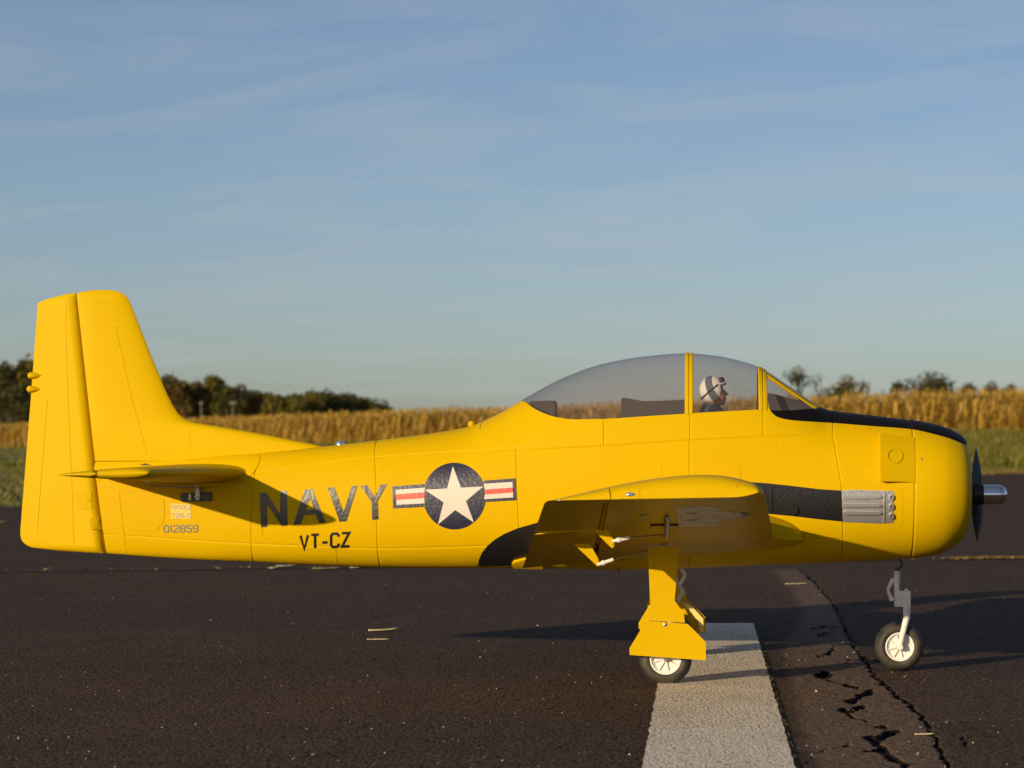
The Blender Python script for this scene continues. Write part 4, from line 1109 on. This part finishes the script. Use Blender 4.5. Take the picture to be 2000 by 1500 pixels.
fair = decal('tailplane_fairing', [[(192,901),(240,900.5),(283,900),(289,886),(350,884.5),(430,883.5),(507,882),(507.5,898),(503,912),(494,926),(476,938),(452,947),(414,954),(370,957),(320,961),(298,965),(288,960),(240,960),(205,954)]], M_yel, off=0.0012)
# lines of the fin and rudder
for pts in ([(155,590),(253,590)], [(157,614),(264,614)], [(160,638.5),(272,639)], [(225,640),(256,775),(286,886)], [(370,826),(370,884)]): rib('fin_line', pts, 1.5, on=FINS, off=0.0005, m=M_yelf)
for pts in ([(70,647),(143,644)], [(128,580),(128,646),(133,800),(139,930),(144,1074)], [(62,779),(92,779),(87,841),(57,841.5)], [(87,842),(80,930),(72,1040)], [(72,1041),(141,1042)]): rib('rudder_line', pts, 1.6, on=RS, off=0.0005, m=M_yelf)
def rivets(pts, on, parent=None, r=1.3, nm='rivets'):
    mb = MB()
    for px, py in pts:
        p, n = on.at(px, py); q = n.to_track_quat('Z', 'Y')
        k = len(mb.v); rr = r*PXM; ring = [p+q@Vector((rr*math.cos(a), rr*math.sin(a), -0.0002)) for a in np.linspace(0, 2*math.pi, 8, endpoint=False)]
        mb.add(ring+[p+n*0.0008], [(i, (i+1) % 8, 8) for i in range(8)])
    tag(mb.build(nm, M_yel, parent or plane), kind='stuff')
rivets([(303+33*k, 888.5) for k in range(7)]+[(215+13*k, 905+0.2*k) for k in range(6)]+[(500,910),(220,958),(255,957)], FS)
rivets([(75,682),(107,727),(111,797),(70,868),(58,920),(109,950),(150,700),(155,780),(52,950),(60,1000),(111,1000),(80,598),(73,742)], RS)
for px, py in ((156,980),(176,978)): 
    p, n = RS.at(px, py); MB().ball(p, (0.0014, 0.0012, 0.0014), 10, 6).build('screw', M_steel, plane)
p, n = FS.at(1799, 897); MB().ball(p, (0.0022, 0.0018, 0.0022), 12, 8).build('cowl_screw', M_steel, plane)
# servo under the tailplane
srv = decal('servo', [[(354.5,963),(413,961),(413.5,979),(355,980)]], M_black_pl, off=0.0045, sink=0.006, smooth=False)
for px, py in ((359,967),(359,975),(408,965.5),(408,974)):
    p, n = FS.at(px, py); MB().ball(p+n*0.005, 0.0019, 10, 6).build('screw', M_steel, srv)
decal('servo_arm', [[(386,950),(390,950),(394,971),(391.5,977),(386,977),(383.5,972)]], M_plastic_white, srv, off=0.0085, sink=0.0)
decal('servo_mark', [[(370,965),(375,964.8),(375,977),(370,977)]], M_grey_pl, srv, off=0.0050, skirt=False)
p, n = FS.at(389, 972); MB().ball(p+n*0.010, 0.0016, 10, 6).build('arm_screw', M_steel, srv)
# horn and bolt at the elevator root, rod below
MB().prism([(P(272,909,-.05).x, P(272,909,-.05).z), (P(282,905,-.05).x, P(282,905,-.05).z), (P(296,909,-.05).x, P(296,909,-.05).z)], -0.052, -0.044).build('elevator_horn', M_inner, plane, smooth=False)
MB().tube([P(288,943,-0.09), P(291,948,-0.088), P(389,953,-0.062)], 0.0012, 8).build('elevator_rod', M_steel, plane)
MB().prism([(P(x,y,-.09).x, P(x,y,-.09).z) for x, y in ((281,936),(294,936),(294,943),(288,946))], -0.092, -0.089).build('control_horn', M_grey_pl, plane, smooth=False)
# lamps and ball on the spine
MB().lathe([(0.0078*math.cos(a), 0.0085*math.sin(a)) for a in np.linspace(0, math.pi/2, 10)], P(664, 869, 0), 'z', 24).build('spine_lamp', M_lamp, plane)
MB().ball(P(921, 828.5, 0), 0.0062, 18, 12).tube([P(921, 832, 0), P(921, 838, 0)], 0.003, 10).build('antenna_ball', M_yels, plane)

# ------------------------------------------------------------------ wing details
decal('tip_plate', [[(1206,961),(1248,952.5),(1250,973),(1206,974.5)]], M_yels, on=WS, off=0.0007, step=5)
p, n = WS.at(1231, 966); MB().ball(p, (0.0075, 0.0035, 0.0032), 16, 10).build('wing_light', M_lamp, plane)
p, n = WS.at(1438, 950); MB().ball(p, 0.0018, 10, 6).build('screw', M_yels, plane)
for px in (1092, 1372, 1428): 
    p, n = WS.at(px, 977 if px < 1200 else 974.5); MB().ball(p, (0.0022, 0.001, 0.0008), 10, 6).build('tip_pin', M_grey_pl, plane)
decal('underside_mark', [[(1322,990),(1385,988),(1405,992),(1405,997),(1448,1001),(1448,1008),(1405,1016),(1402,1027),(1326,1029),(1322,1010)]], M_under_white, on=WS, off=0.0006, step=7)
for q in ([(1339,1001),(1361,999),(1361,1004),(1340,1004)], [(1341,1014),(1363,1013),(1352,1017.5),(1341,1017)]): decal('underside_mark', [q], M_grey_print, on=WS, off=0.0011, step=7)
for q in ([(1448,1000),(1456,1000.5),(1465,1004),(1456,1008.5),(1448,1009)], [(1249,1009),(1256,1004.5),(1265,1005),(1265,1014),(1256,1013)]): decal('underside_mark', [q], M_navy, on=WS, off=0.0010, step=7)
for pts in ([(1294,984),(1295,1000)], [(1363,1029),(1365,1078)], [(1384,1030),(1384,1049)], [(1427,984),(1437,1006),(1465,1082)], [(1363,984),(1363,988)], [(1330,1064),(1410,1063.5),(1410,1072)]):
    rib('underside_line', pts, 1.6, on=WS, off=0.0007, m=M_yels)
rivets([(1265,979),(1314,982),(1308,995),(1409,979),(1395,1052),(1402,1037),(1394,1024),(1360,1055),(1375,1046),(1325,1050),(1280,1000),(1420,1030),(1430,1050),(1390,1068),(1405,1062)], WS, r=1.6)
def horn(base, tip, Y, nm, cat=None):
    h = MB().prism([(P(x, y, Y).x, P(x, y, Y).z) for x, y in base], Y-0.002, Y+0.002).build(nm, M_yels, plane, smooth=False)
    return h
h1 = horn([(1158,1034),(1189,1036),(1199,1057),(1200,1066),(1197.5,1070),(1194,1070)], None, -0.66, 'aileron_horn')
h2 = horn([(1120,1062),(1152,1062),(1169,1092),(1171,1103),(1167,1106)], None, -0.50, 'flap_horn')
for h, pts, Y in ((h1, [(1197.5,1060),(1197.2,1064),(1197,1068)], -0.66), (h2, [(1167.5,1093),(1167.5,1096.5),(1167.3,1100)], -0.50)):
    for x, y in pts: 
        MB().tube([P(x, y, Y-0.0024), P(x, y, Y-0.002)], 0.00075, 8).build('hole', M_black_pl, h)
def pushrod(a, b, c, Y, end, nm):
    A_, B_, E = P(*a, Y), P(*b, Y), end
    MB().tube([B_, E], 0.0011, 8).build(nm, M_steel, plane)
    MB().tube([A_, A_.lerp(B_, 0.25), A_.lerp(B_, 0.27), A_.lerp(B_, 0.45), A_.lerp(B_, 0.47), B_], [0.0025, 0.0028, 0.0042, 0.0042, 0.0030, 0.0028], 10).build('clevis', M_plastic_white, plane)
e1, n1 = WS.at(1301, 1034); e2, n2 = WS.at(1268, 1067)
pushrod((1196,1057), (1230,1050), None, -0.663, e1+n1*0.008, 'aileron_pushrod'); pushrod((1167,1103), (1198,1092.5), None, -0.503, e2+n2*0.006, 'flap_pushrod')
MB().tube([e1+n1*0.012, WS.at(1303, 1006)[0]+n1*0.006], [0.0045, 0.0035], 8).build('servo_arm', M_steel, plane)
decal('servo_bracket', ribbon([(1271,1029),(1272,1024.5),(1325,1024)], 2.2), M_black_pl, on=WS, off=0.003, step=8)
decal('servo_cover', [[(1297,1012),(1308,1012),(1307,1040),(1299,1040)]], M_inner, on=WS, off=0.003, step=8)
MB().tube([P(1208, 1111, 0), P(1208, 1118, 0)], 0.0022, 8).build('drain_stub', M_redp, plane)

# ------------------------------------------------------------------ landing gear
def wheel(c, r, parent, name='wheel', hub_r=0.59):
    w = empty(name); w.parent = parent
    t = 0.020; pr = []
    for k in range(29):
        a = math.pi*(k/28)-math.pi/2; pr.append((r-0.0155+0.0155*math.cos(a)**0.75 if math.cos(a) > 0 else r-0.0155, t*0.96*math.sin(a)))
    pr = [(hub_r*r*0.98, -t*0.78)]+[(hub_r*r+0.001, -t*0.86)]+pr[1:-1]+[(hub_r*r+0.001, t*0.86), (hub_r*r*0.98, t*0.78)]
    MB().lathe(pr, c, 'y', 64).build('tyre', M_tyre, w, sharp=60)
    R_ = hub_r*r
    for sgn in (-1, 1):
        y = sgn*t*0.70
        MB().lathe([(R_, y+sgn*0.003), (R_*0.90, y+sgn*0.003), (R_*0.88, y), (R_*0.80, y), (R_*0.78, y-sgn*0.0025), (0.004, y-sgn*0.0025)][::sgn], c, 'y', 48).build('rim', M_plastic_white, w, sharp=30)
        for k in range(8):
            a = 2*math.pi*k/8+0.25; dx, dz = math.cos(a), math.sin(a); ox, oz = -dz*0.0011, dx*0.0011; y1 = y+sgn*0.0006
            a0, a1 = R_*0.16, R_*0.82; q = [(c[0]+dx*a0+ox, c[2]+dz*a0+oz), (c[0]+dx*a1+ox, c[2]+dz*a1+oz), (c[0]+dx*a1-ox, c[2]+dz*a1-oz), (c[0]+dx*a0-ox, c[2]+dz*a0-oz)]
            MB().prism(q, c[1]+y-sgn*0.0028, c[1]+y1).build('spoke', M_grey_pl, w, smooth=False)
        MB().lathe([(0.0, y+sgn*0.006), (0.0042, y+sgn*0.0055), (0.005, y), (0.005, y-sgn*0.003)][::-sgn], c, 'y', 20).build('hub_cap', M_plastic_white, w)
    return w
# nose leg
nose = empty('nose_leg'); nose.parent = plane
NW = P(1756, 1262, 0); rn = NW.z
wheel((NW.x, 0, rn), rn, plane, 'nose_wheel')
q = lambda x, y, Y=0.0: P(x, y, Y)
MB().tube([q(1755,1088), q(1761,1098), q(1762.5,1103), q(1760,1107), q(1751,1113), q(1748.5,1118), q(1748.5,1124)], 0.0019, 10).build('steering_wire', M_black_pl, nose)
MB().tube([q(1751.5,1115), q(1751.5,1136), q(1751.5,1136.2), q(1751.5,1137)], [0.0057, 0.0058, 0.0063, 0.0063], 20).tube([q(1751.5,1136.6), q(1752,1184)], 0.0050, 20).build('strut', M_grey_pl, nose)
MB().box((q(1748,1184).x, -0.010, q(1748,1184).z), (q(1777.5,1154).x, 0.006, q(1748,1154).z)).build('strut_block', M_grey_pl, nose, smooth=False)
MB().tube([q(1770,1155,-0.002), q(1770,1149.5,-0.002)], [0.005, 0.002], 12).build('block_bolt', M_grey_pl, nose)
MB().prism([(q(x, y).x, q(x, y).z) for x, y in ((1745,1129),(1740,1129.5),(1731.5,1150),(1732,1155),(1738,1174),(1744,1174),(1747,1168),(1743,1166),(1736.5,1152),(1746,1134))], -0.004, 0.004).build('scissor_link', M_grey_pl, nose, smooth=False)
yl = -0.0255
MB().tube([q(1771.5,1182,-0.004), q(1771,1195,-0.016), q(1771,1205,yl), q(1767,1222,yl), q(1762.5,1240,yl), q(1759,1256,yl), q(1757.5,1262,yl)], [0.0062, 0.0062, 0.0060, 0.0055, 0.0052, 0.0048, 0.0046], 18).build('fork_arm', M_plastic_white, nose)
MB().lathe([(0.0, -0.0036), (0.0048, -0.003), (0.0058, 0), (0.0058, 0.012)], (NW.x, yl-0.002, rn), 'y', 20).build('axle_cap', M_plastic_white, nose)

# main legs: near one built, far one mirrored
ym = -0.285
def Q(x, y, Y=ym): p = P(x, y, Y); return (p.x, p.z)
def main_leg():
    leg = empty('main_leg'); leg.parent = plane; out = []
    yd = ym-0.034
    up = [(1265.5,1068),(1327,1068),(1317.5,1172.5),(1335.5,1198),(1337.5,1216),(1289,1213),(1252,1211),(1270,1184)]
    lo = [(1289,1214.2),(1343,1218.5),(1352,1227),(1378.5,1254),(1378.5,1289.5),(1229.5,1279),(1229.5,1266),(1250,1232),(1249.5,1219),(1253,1211.8)]
    MB().prism([Q(x, y, yd) for x, y in up], yd-0.0016, yd+0.0016).build('upper_gear_door', M_yels, leg, smooth=False)
    MB().prism([Q(x, y, yd-0.0034) for x, y in lo], yd-0.0052, yd-0.0018).build('lower_gear_door', M_yels, leg, smooth=False)
    # inner lining of the lower door
    MB().prism([Q(x, y, yd) for x, y in ((1236,1272),(1236,1266),(1253,1235),(1253,1222),(1260,1216),(1262,1240),(1252,1262),(1246,1272))], yd-0.0014, yd+0.006).build('door_rib', M_cream, leg, smooth=False)
    MB().prism([Q(x, y, yd) for x, y in ((1340,1222),(1350,1230),(1374,1256),(1374,1286),(1366,1284),(1362,1262),(1348,1243),(1334,1230),(1330,1222))], yd-0.0014, yd+0.006).build('door_rib', M_cream, leg, smooth=False)
    x, z = Q(1299, 1220, yd-0.004); MB().lathe([(0.0, -0.0018), (0.0016, -0.0018), (0.0030, -0.0012), (0.0030, 0.0006)], (x, yd-0.005, z), 'y', 16).build('door_screw', M_steel, leg)
    c = P(1300, 1283, ym); rm = 0.0438
    s1, s2, s3 = P(1297, 1085, ym+0.012), P(1299, 1165, ym+0.012), P(1300, 1215, ym+0.010)
    MB().tube([P(1297, 1060, ym+0.012), s1, s2], 0.0072, 18).tube([s2, s3, Vector((c.x, ym+0.030, rm+0.03)), Vector((c.x, ym+0.030, rm))], 0.0052, 16).build('oleo_strut', M_grey_pl, leg)
    MB().prism([Q(x, y) for x, y in ((1316,1134),(1322,1131),(1336,1151),(1337,1157),(1325,1179),(1318,1176),(1330,1155))], ym-0.004, ym+0.004).build('scissor_link', M_grey_pl, leg, smooth=False)
    wheel((c.x, ym, rm), rm, leg_wheel_parent, 'main_wheel')
    MB().lathe([(0.0, -0.0235), (0.0032, -0.0235), (0.0032, 0.02)], (c.x, ym, rm), 'y', 16).build('axle', M_steel, leg)
    return leg
leg_wheel_parent = plane
leg = main_leg()
def copy_mirrored(o, parent):
    if o.type == 'EMPTY':
        t = empty(o.name.split('.')[0]); t.parent = parent
        for ch in list(o.children): copy_mirrored(ch, t)
        return t
    return mirror(o, parent=parent)
copy_mirrored(leg, plane)
mw = [o for o in plane.children if o.name.startswith('main_wheel')][0]; copy_mirrored(mw, plane)
# second, lower door hinged to the belly on the inner side of each leg (seen past the near leg)
ib = MB().prism([Q(x, y, -0.30) for x, y in ((1325,1155),(1350,1155),(1352,1172),(1384,1204),(1384,1241),(1350,1236),(1330,1215))], 0.318, 0.321).build('inner_gear_door', M_cream, plane, smooth=False)
bpy.data.objects.remove(ib)

# ------------------------------------------------------------------ cockpit interior and pilot
cock = empty('cockpit'); cock.parent = plane
def Pz(x, y): p = P(x, y, 0); return (p.x, p.z)
MB().prism([Pz(*p) for p in ((1034,793),(1038,784),(1084,783),(1086,788),(1086,830),(1060,822),(1038,800))], -0.034, 0.034).build('rear_shelf', M_inner, cock, smooth=False)
MB().prism([Pz(*p) for p in ((1215,830),(1215,780),(1219,777.5),(1232,779.5),(1258,784.5),(1300,783.5),(1338,781.5),(1352,781),(1352,830))], -0.056, 0.056).build('rear_dashboard', M_inner, cock, smooth=False)
MB().prism([Pz(*p) for p in ((1500,835),(1500,768),(1515,771),(1560,783),(1588,793),(1592,835))], -0.024, 0.024).build('front_dashboard', M_inner, cock, smooth=False)
MB().box((Pz(1085, 0)[0], -0.070, H-(840-872)*PXM-0.004), (Pz(1575, 0)[0], 0.070, H-(840-872)*PXM)).build('cockpit_floor', M_inner, cock, smooth=False)

pil = empty('pilot_figurine', tuple(P(1394, 838, 0))); tag(pil, 'pilot figurine in white helmet and blue jacket sitting under the canopy', 'figurine')
PO = Vector(pil.location)
def build_pilot():
    front = pchip([736,745,752,757,762,766,770,774,776,778,780,783,787,790,792.5,796,806], [1394,1405,1411.5,1412,1413.5,1415.5,1417,1417.2,1418.4,1417.2,1418,1416,1416.8,1414.5,1407,1402,1402])
    back = pchip([736,750,770,786,792,806], [1384,1374,1374,1380,1382,1381]); wid = pchip([736,748,762,776,786,792,806], [9,16.5,18,16,12.5,11,11.5])
    ys = np.concatenate([np.linspace(736, 758, 9), np.linspace(759, 794, 36), np.linspace(796, 806, 4)]); secs = []
    for y in ys:
        fx, bx, w = float(front(y)), float(back(y)), float(wid(y)); cx = bx+(fx-bx)*0.5; s = []
        nose = 6.6*math.exp(-((y-769.3)/3.0)**2)+2.6*math.exp(-((y-764)/3.5)**2); eye = 1.7*math.exp(-((y-760)/2.3)**2)
        brow = 1.0*math.exp(-((y-756)/1.6)**2); lip = 0.9*math.exp(-((y-776)/1.1)**2)+0.8*math.exp(-((y-780)/1.2)**2)
        for k in range(48):
            g = 2*math.pi*k/48; gg = (g+math.pi) % (2*math.pi)-math.pi
            e = 2.3; c, sn = math.cos(g), math.sin(g); r = 1/((abs(c)**e+abs(sn)**e)**(1/e))
            x = cx+(fx-cx)*r*c if c > 0 else cx+(cx-bx)*r*c; yy = w*r*sn
            x += nose*math.exp(-(gg/0.17)**2)-eye*(math.exp(-((abs(gg)-0.48)/0.2)**2))+brow*math.exp(-((abs(gg)-0.4)/0.3)**2)+lip*math.exp(-(gg/0.35)**2)
            s.append(P(x, y, 0)+Vector((0, yy*PXM, 0))-PO)
        secs.append([tuple(p) for p in s])
    v, f = loft(secs); head = mk('head', v, f, M_skin, pil)
    for sg in (-1, 1): MB().ball(P(1411.3, 760.3, 0)+Vector((0, sg*7.3*PXM, 0))-PO, 0.0017, 12, 8).build('eye', M_helmet, head)
    # helmet shell
    hc = P(1391.5, 762, 0)-PO; rx, ry, rz = 25.6*PXM, 23*PXM, 28.5*PXM; hv, hf = [], []
    n, m_ = 56, 36
    for i in range(m_+1):
        a = math.pi*i/m_
        for k in range(n):
            g = 2*math.pi*k/n; x, y, z = math.sin(a)*math.cos(g), math.sin(a)*math.sin(g), math.cos(a)
            hv.append(hc+Vector((x*rx*(1.0 if x < 0 else 0.96), y*ry, z*rz*(1 if z > 0 else 0.90))))
    for i in range(m_):
        for k in range(n):
            a, g = math.pi*(i+.5)/m_, 2*math.pi*(k+.5)/n; x, z = math.sin(a)*math.cos(g), math.cos(a)
            if (x > 0.68 and z < 0.40) or z < -0.975: continue
            if x > 0.55 and z < -0.62: continue
            hf.append((i*n+k, (i+1)*n+k, (i+1)*n+(k+1) % n, i*n+(k+1) % n))
    hel = mk('helmet', hv, hf, M_helmet, pil)
    so = hel.modifiers.new('thick', 'SOLIDIFY'); so.thickness = 0.0022; so.offset = -1
    # visor rim, goggles and strap
    sec = []
    for t in np.linspace(-1, 1, 17):
        a = t*1.05; x = 25.4*math.cos(a); y = 23.6*math.sin(a); c = P(1389.5+x, 749+1.5*abs(t), 0)+Vector((0, y*PXM, 0))-PO
        r = 0.0032*(1-0.6*t*t); sec.append([tuple(c+Vector((math.cos(a)*r*1.2*math.cos(g), math.sin(a)*r*1.2*math.cos(g), r*math.sin(g)))) for g in np.linspace(0, 2*math.pi, 10, endpoint=False)])
    v, f = loft(sec); mk('visor_rim', v, f, M_helmet, pil)
    for sg in (-1, 1): MB().ball(P(1409.5, 742.5, 0)+Vector((0, sg*6.5*PXM, 0))-PO, (0.0056, 0.0085, 0.0056), 16, 10).build('goggle', M_black_pl, pil)
    for sg in (-1, 1):
        pts = []
        for t in np.linspace(0, 1, 18):
            x, y = 1410.5+(1369-1410.5)*t, 744+(779-744)*t; p = P(x, y, 0)-PO
            dx, dz = (p.x-hc.x)/rx, (p.z-hc.z)/rz; q_ = max(0.04, 1-dx*dx-dz*dz); pts.append(Vector((p.x, sg*(ry*math.sqrt(q_)+0.0006), p.z)))
        MB().tube(pts, 0.0013, 8).build('goggle_strap', M_black_pl, pil)
    # jacket: shoulders
    secs = []
    for y, x0, x1, w in ((787.5,1377,1399,10),(789,1374.5,1403,13),(791.5,1372.5,1407,17),(795,1370.5,1411,26),(799,1369,1414,34),(804,1367.5,1417,39),(812,1366,1419,41),(838,1366,1419,41)):
        cx, hw = (x0+x1)/2, (x1-x0)/2
        secs.append([tuple(P(cx+hw*math.copysign(abs(math.cos(g))**0.8, math.cos(g)), y+2.2*math.cos(g)*(y < 800), 0)+Vector((0, w*PXM*math.sin(g), 0))-PO) for g in np.linspace(0, 2*math.pi, 32, endpoint=False)])
    v, f = loft(secs); mk('jacket', v, f, M_jacket, pil)
    MB().tube([P(1377+25*(0.5+0.5*math.cos(g)), 789+1.5*math.cos(g), 0)+Vector((0, 12.5*PXM*math.sin(g), 0))-PO for g in np.linspace(0, 2*math.pi, 26)], 0.0020, 8, cap=False).build('collar', M_jacket, pil)
build_pilot()

# ------------------------------------------------------------------ litter on the runway
def husk(px, py, L, ang, lab, w=0.012, m=None, bend=None, nm='corn_husk', cat='corn husk'):
    x, y = G(px, py); t = []; r = random.Random(px); bend = 0.07*L; hs = min(1.0, w/0.012)
    a = R(ang); ca, sa = math.cos(a), math.sin(a); v = []
    n = 9
    for i in range(n+1):
        s = i/n; ww = w*math.sin(math.pi*(0.12+0.8*s))*r.uniform(0.7, 1.2); lx = (s-0.5)*L; ly = bend*math.sin(s*5)+r.uniform(-0.001, 0.001)*hs; lift = (0.003+0.005*s*s)*hs+0.001
        v += [(lx*ca-(ly-ww)*sa, lx*sa+(ly-ww)*ca, lift+0.002*hs), (lx*ca-(ly)*sa, lx*sa+ly*ca, lift), (lx*ca-(ly+ww)*sa, lx*sa+(ly+ww)*ca, lift+0.003*hs)]
    f = []
    for i in range(n):
        for k in range(2): f.append((i*3+k, i*3+k+3, i*3+k+4, i*3+k+1))
    o = mk(nm, v, f, m or M_husk); o.location = (x, y, 0); so = o.modifiers.new('thick', 'SOLIDIFY'); so.thickness = 0.0012
    tag(o, lab, cat, 'dry litter on the runway'); return o
husk(748, 1235, 0.062, 4, 'long pale dry husk lying on open asphalt beneath the fuselage', 0.011)
husk(738, 1250, 0.045, -2, 'thin dry husk lying just before the long pale one', 0.0028)
husk(1555, 1142, 0.062, 3, 'thin yellow straw on the old paving behind the main wheel', 0.006, nm='straw', cat='straw')
husk(1805, 1436, 0.026, -3, 'short white stick beside the long crack', 0.003, nm='stick', cat='stick')
husk(535, 1112, 0.03, 20, 'small tan leaf on the joint below the letter N', 0.02, nm='dry_leaf', cat='leaf')
husk(560, 1108, 0.07, 5, 'long pale leaf on the joint under the fuselage', 0.03, nm='dry_leaf', cat='leaf')
husk(640, 1113, 0.10, 0, 'orange-brown leaf strip lying in the joint', 0.03, m=M_drygrass, nm='dry_leaf', cat='leaf')
husk(693, 1111, 0.03, 25, 'curled grey leaf at the end of the orange-brown strip', 0.03, nm='dry_leaf', cat='leaf')
husk(92, 1115, 0.022, 10, 'small yellow leaf on the joint below the rudder', 0.03, m=M_drygrass, nm='dry_leaf', cat='leaf')
husk(10, 1021, 0.05, 10, 'tan leaf on the far asphalt behind the rudder', 0.07, m=M_drygrass, nm='dry_leaf', cat='leaf')
husk(460, 1096, 0.03, 5, 'faint pale leaf behind the joint under the tail', 0.03, nm='dry_leaf', cat='leaf')
def gravel():
    r = random.Random(8); mb = MB()
    def stone(x, y, s):
        v = [Vector((r.uniform(-1, 1)*0.25, r.uniform(-1, 1)*0.25, 0))+Vector(q)*r.uniform(0.7, 1.2) for q in ((1,0,0),(0,1,0),(-1,0,0),(0,-1,0),(0,0,0.75),(0,0,-0.5))]
        mb.add([(x+p.x*s, y+p.y*s*1.3, s*0.3+p.z*s) for p in v], [(0,1,4),(1,2,4),(2,3,4),(3,0,4),(1,0,5),(2,1,5),(3,2,5),(0,3,5)])
    for _ in range(420):
        px, py = r.uniform(-20, 2020), 1100+400*r.random()**0.8; x, y = G(px, py); stone(x, y, r.choice((0.0007, 0.0009, 0.0011, 0.0014, 0.0018)))
    for px, py, s in ((613,1476,.0034),(411,1212,.003),(550,1341,.002),(820,1188,.0028),(938,1285,.0028),(1050,1223,.0035),(1133,1202,.0028),(1669,1276,.0042),(1595,1352,.004),(1607,1388,.0026),(1822,1194,.0032),(36,1443,.0024),(753,1143,.003),(168,1483,.002)):
        x, y = G(px, py); stone(x, y, s)
    tag(mk('gravel', mb.v, mb.f, M_stone, smooth=False), kind='stuff')
gravel()
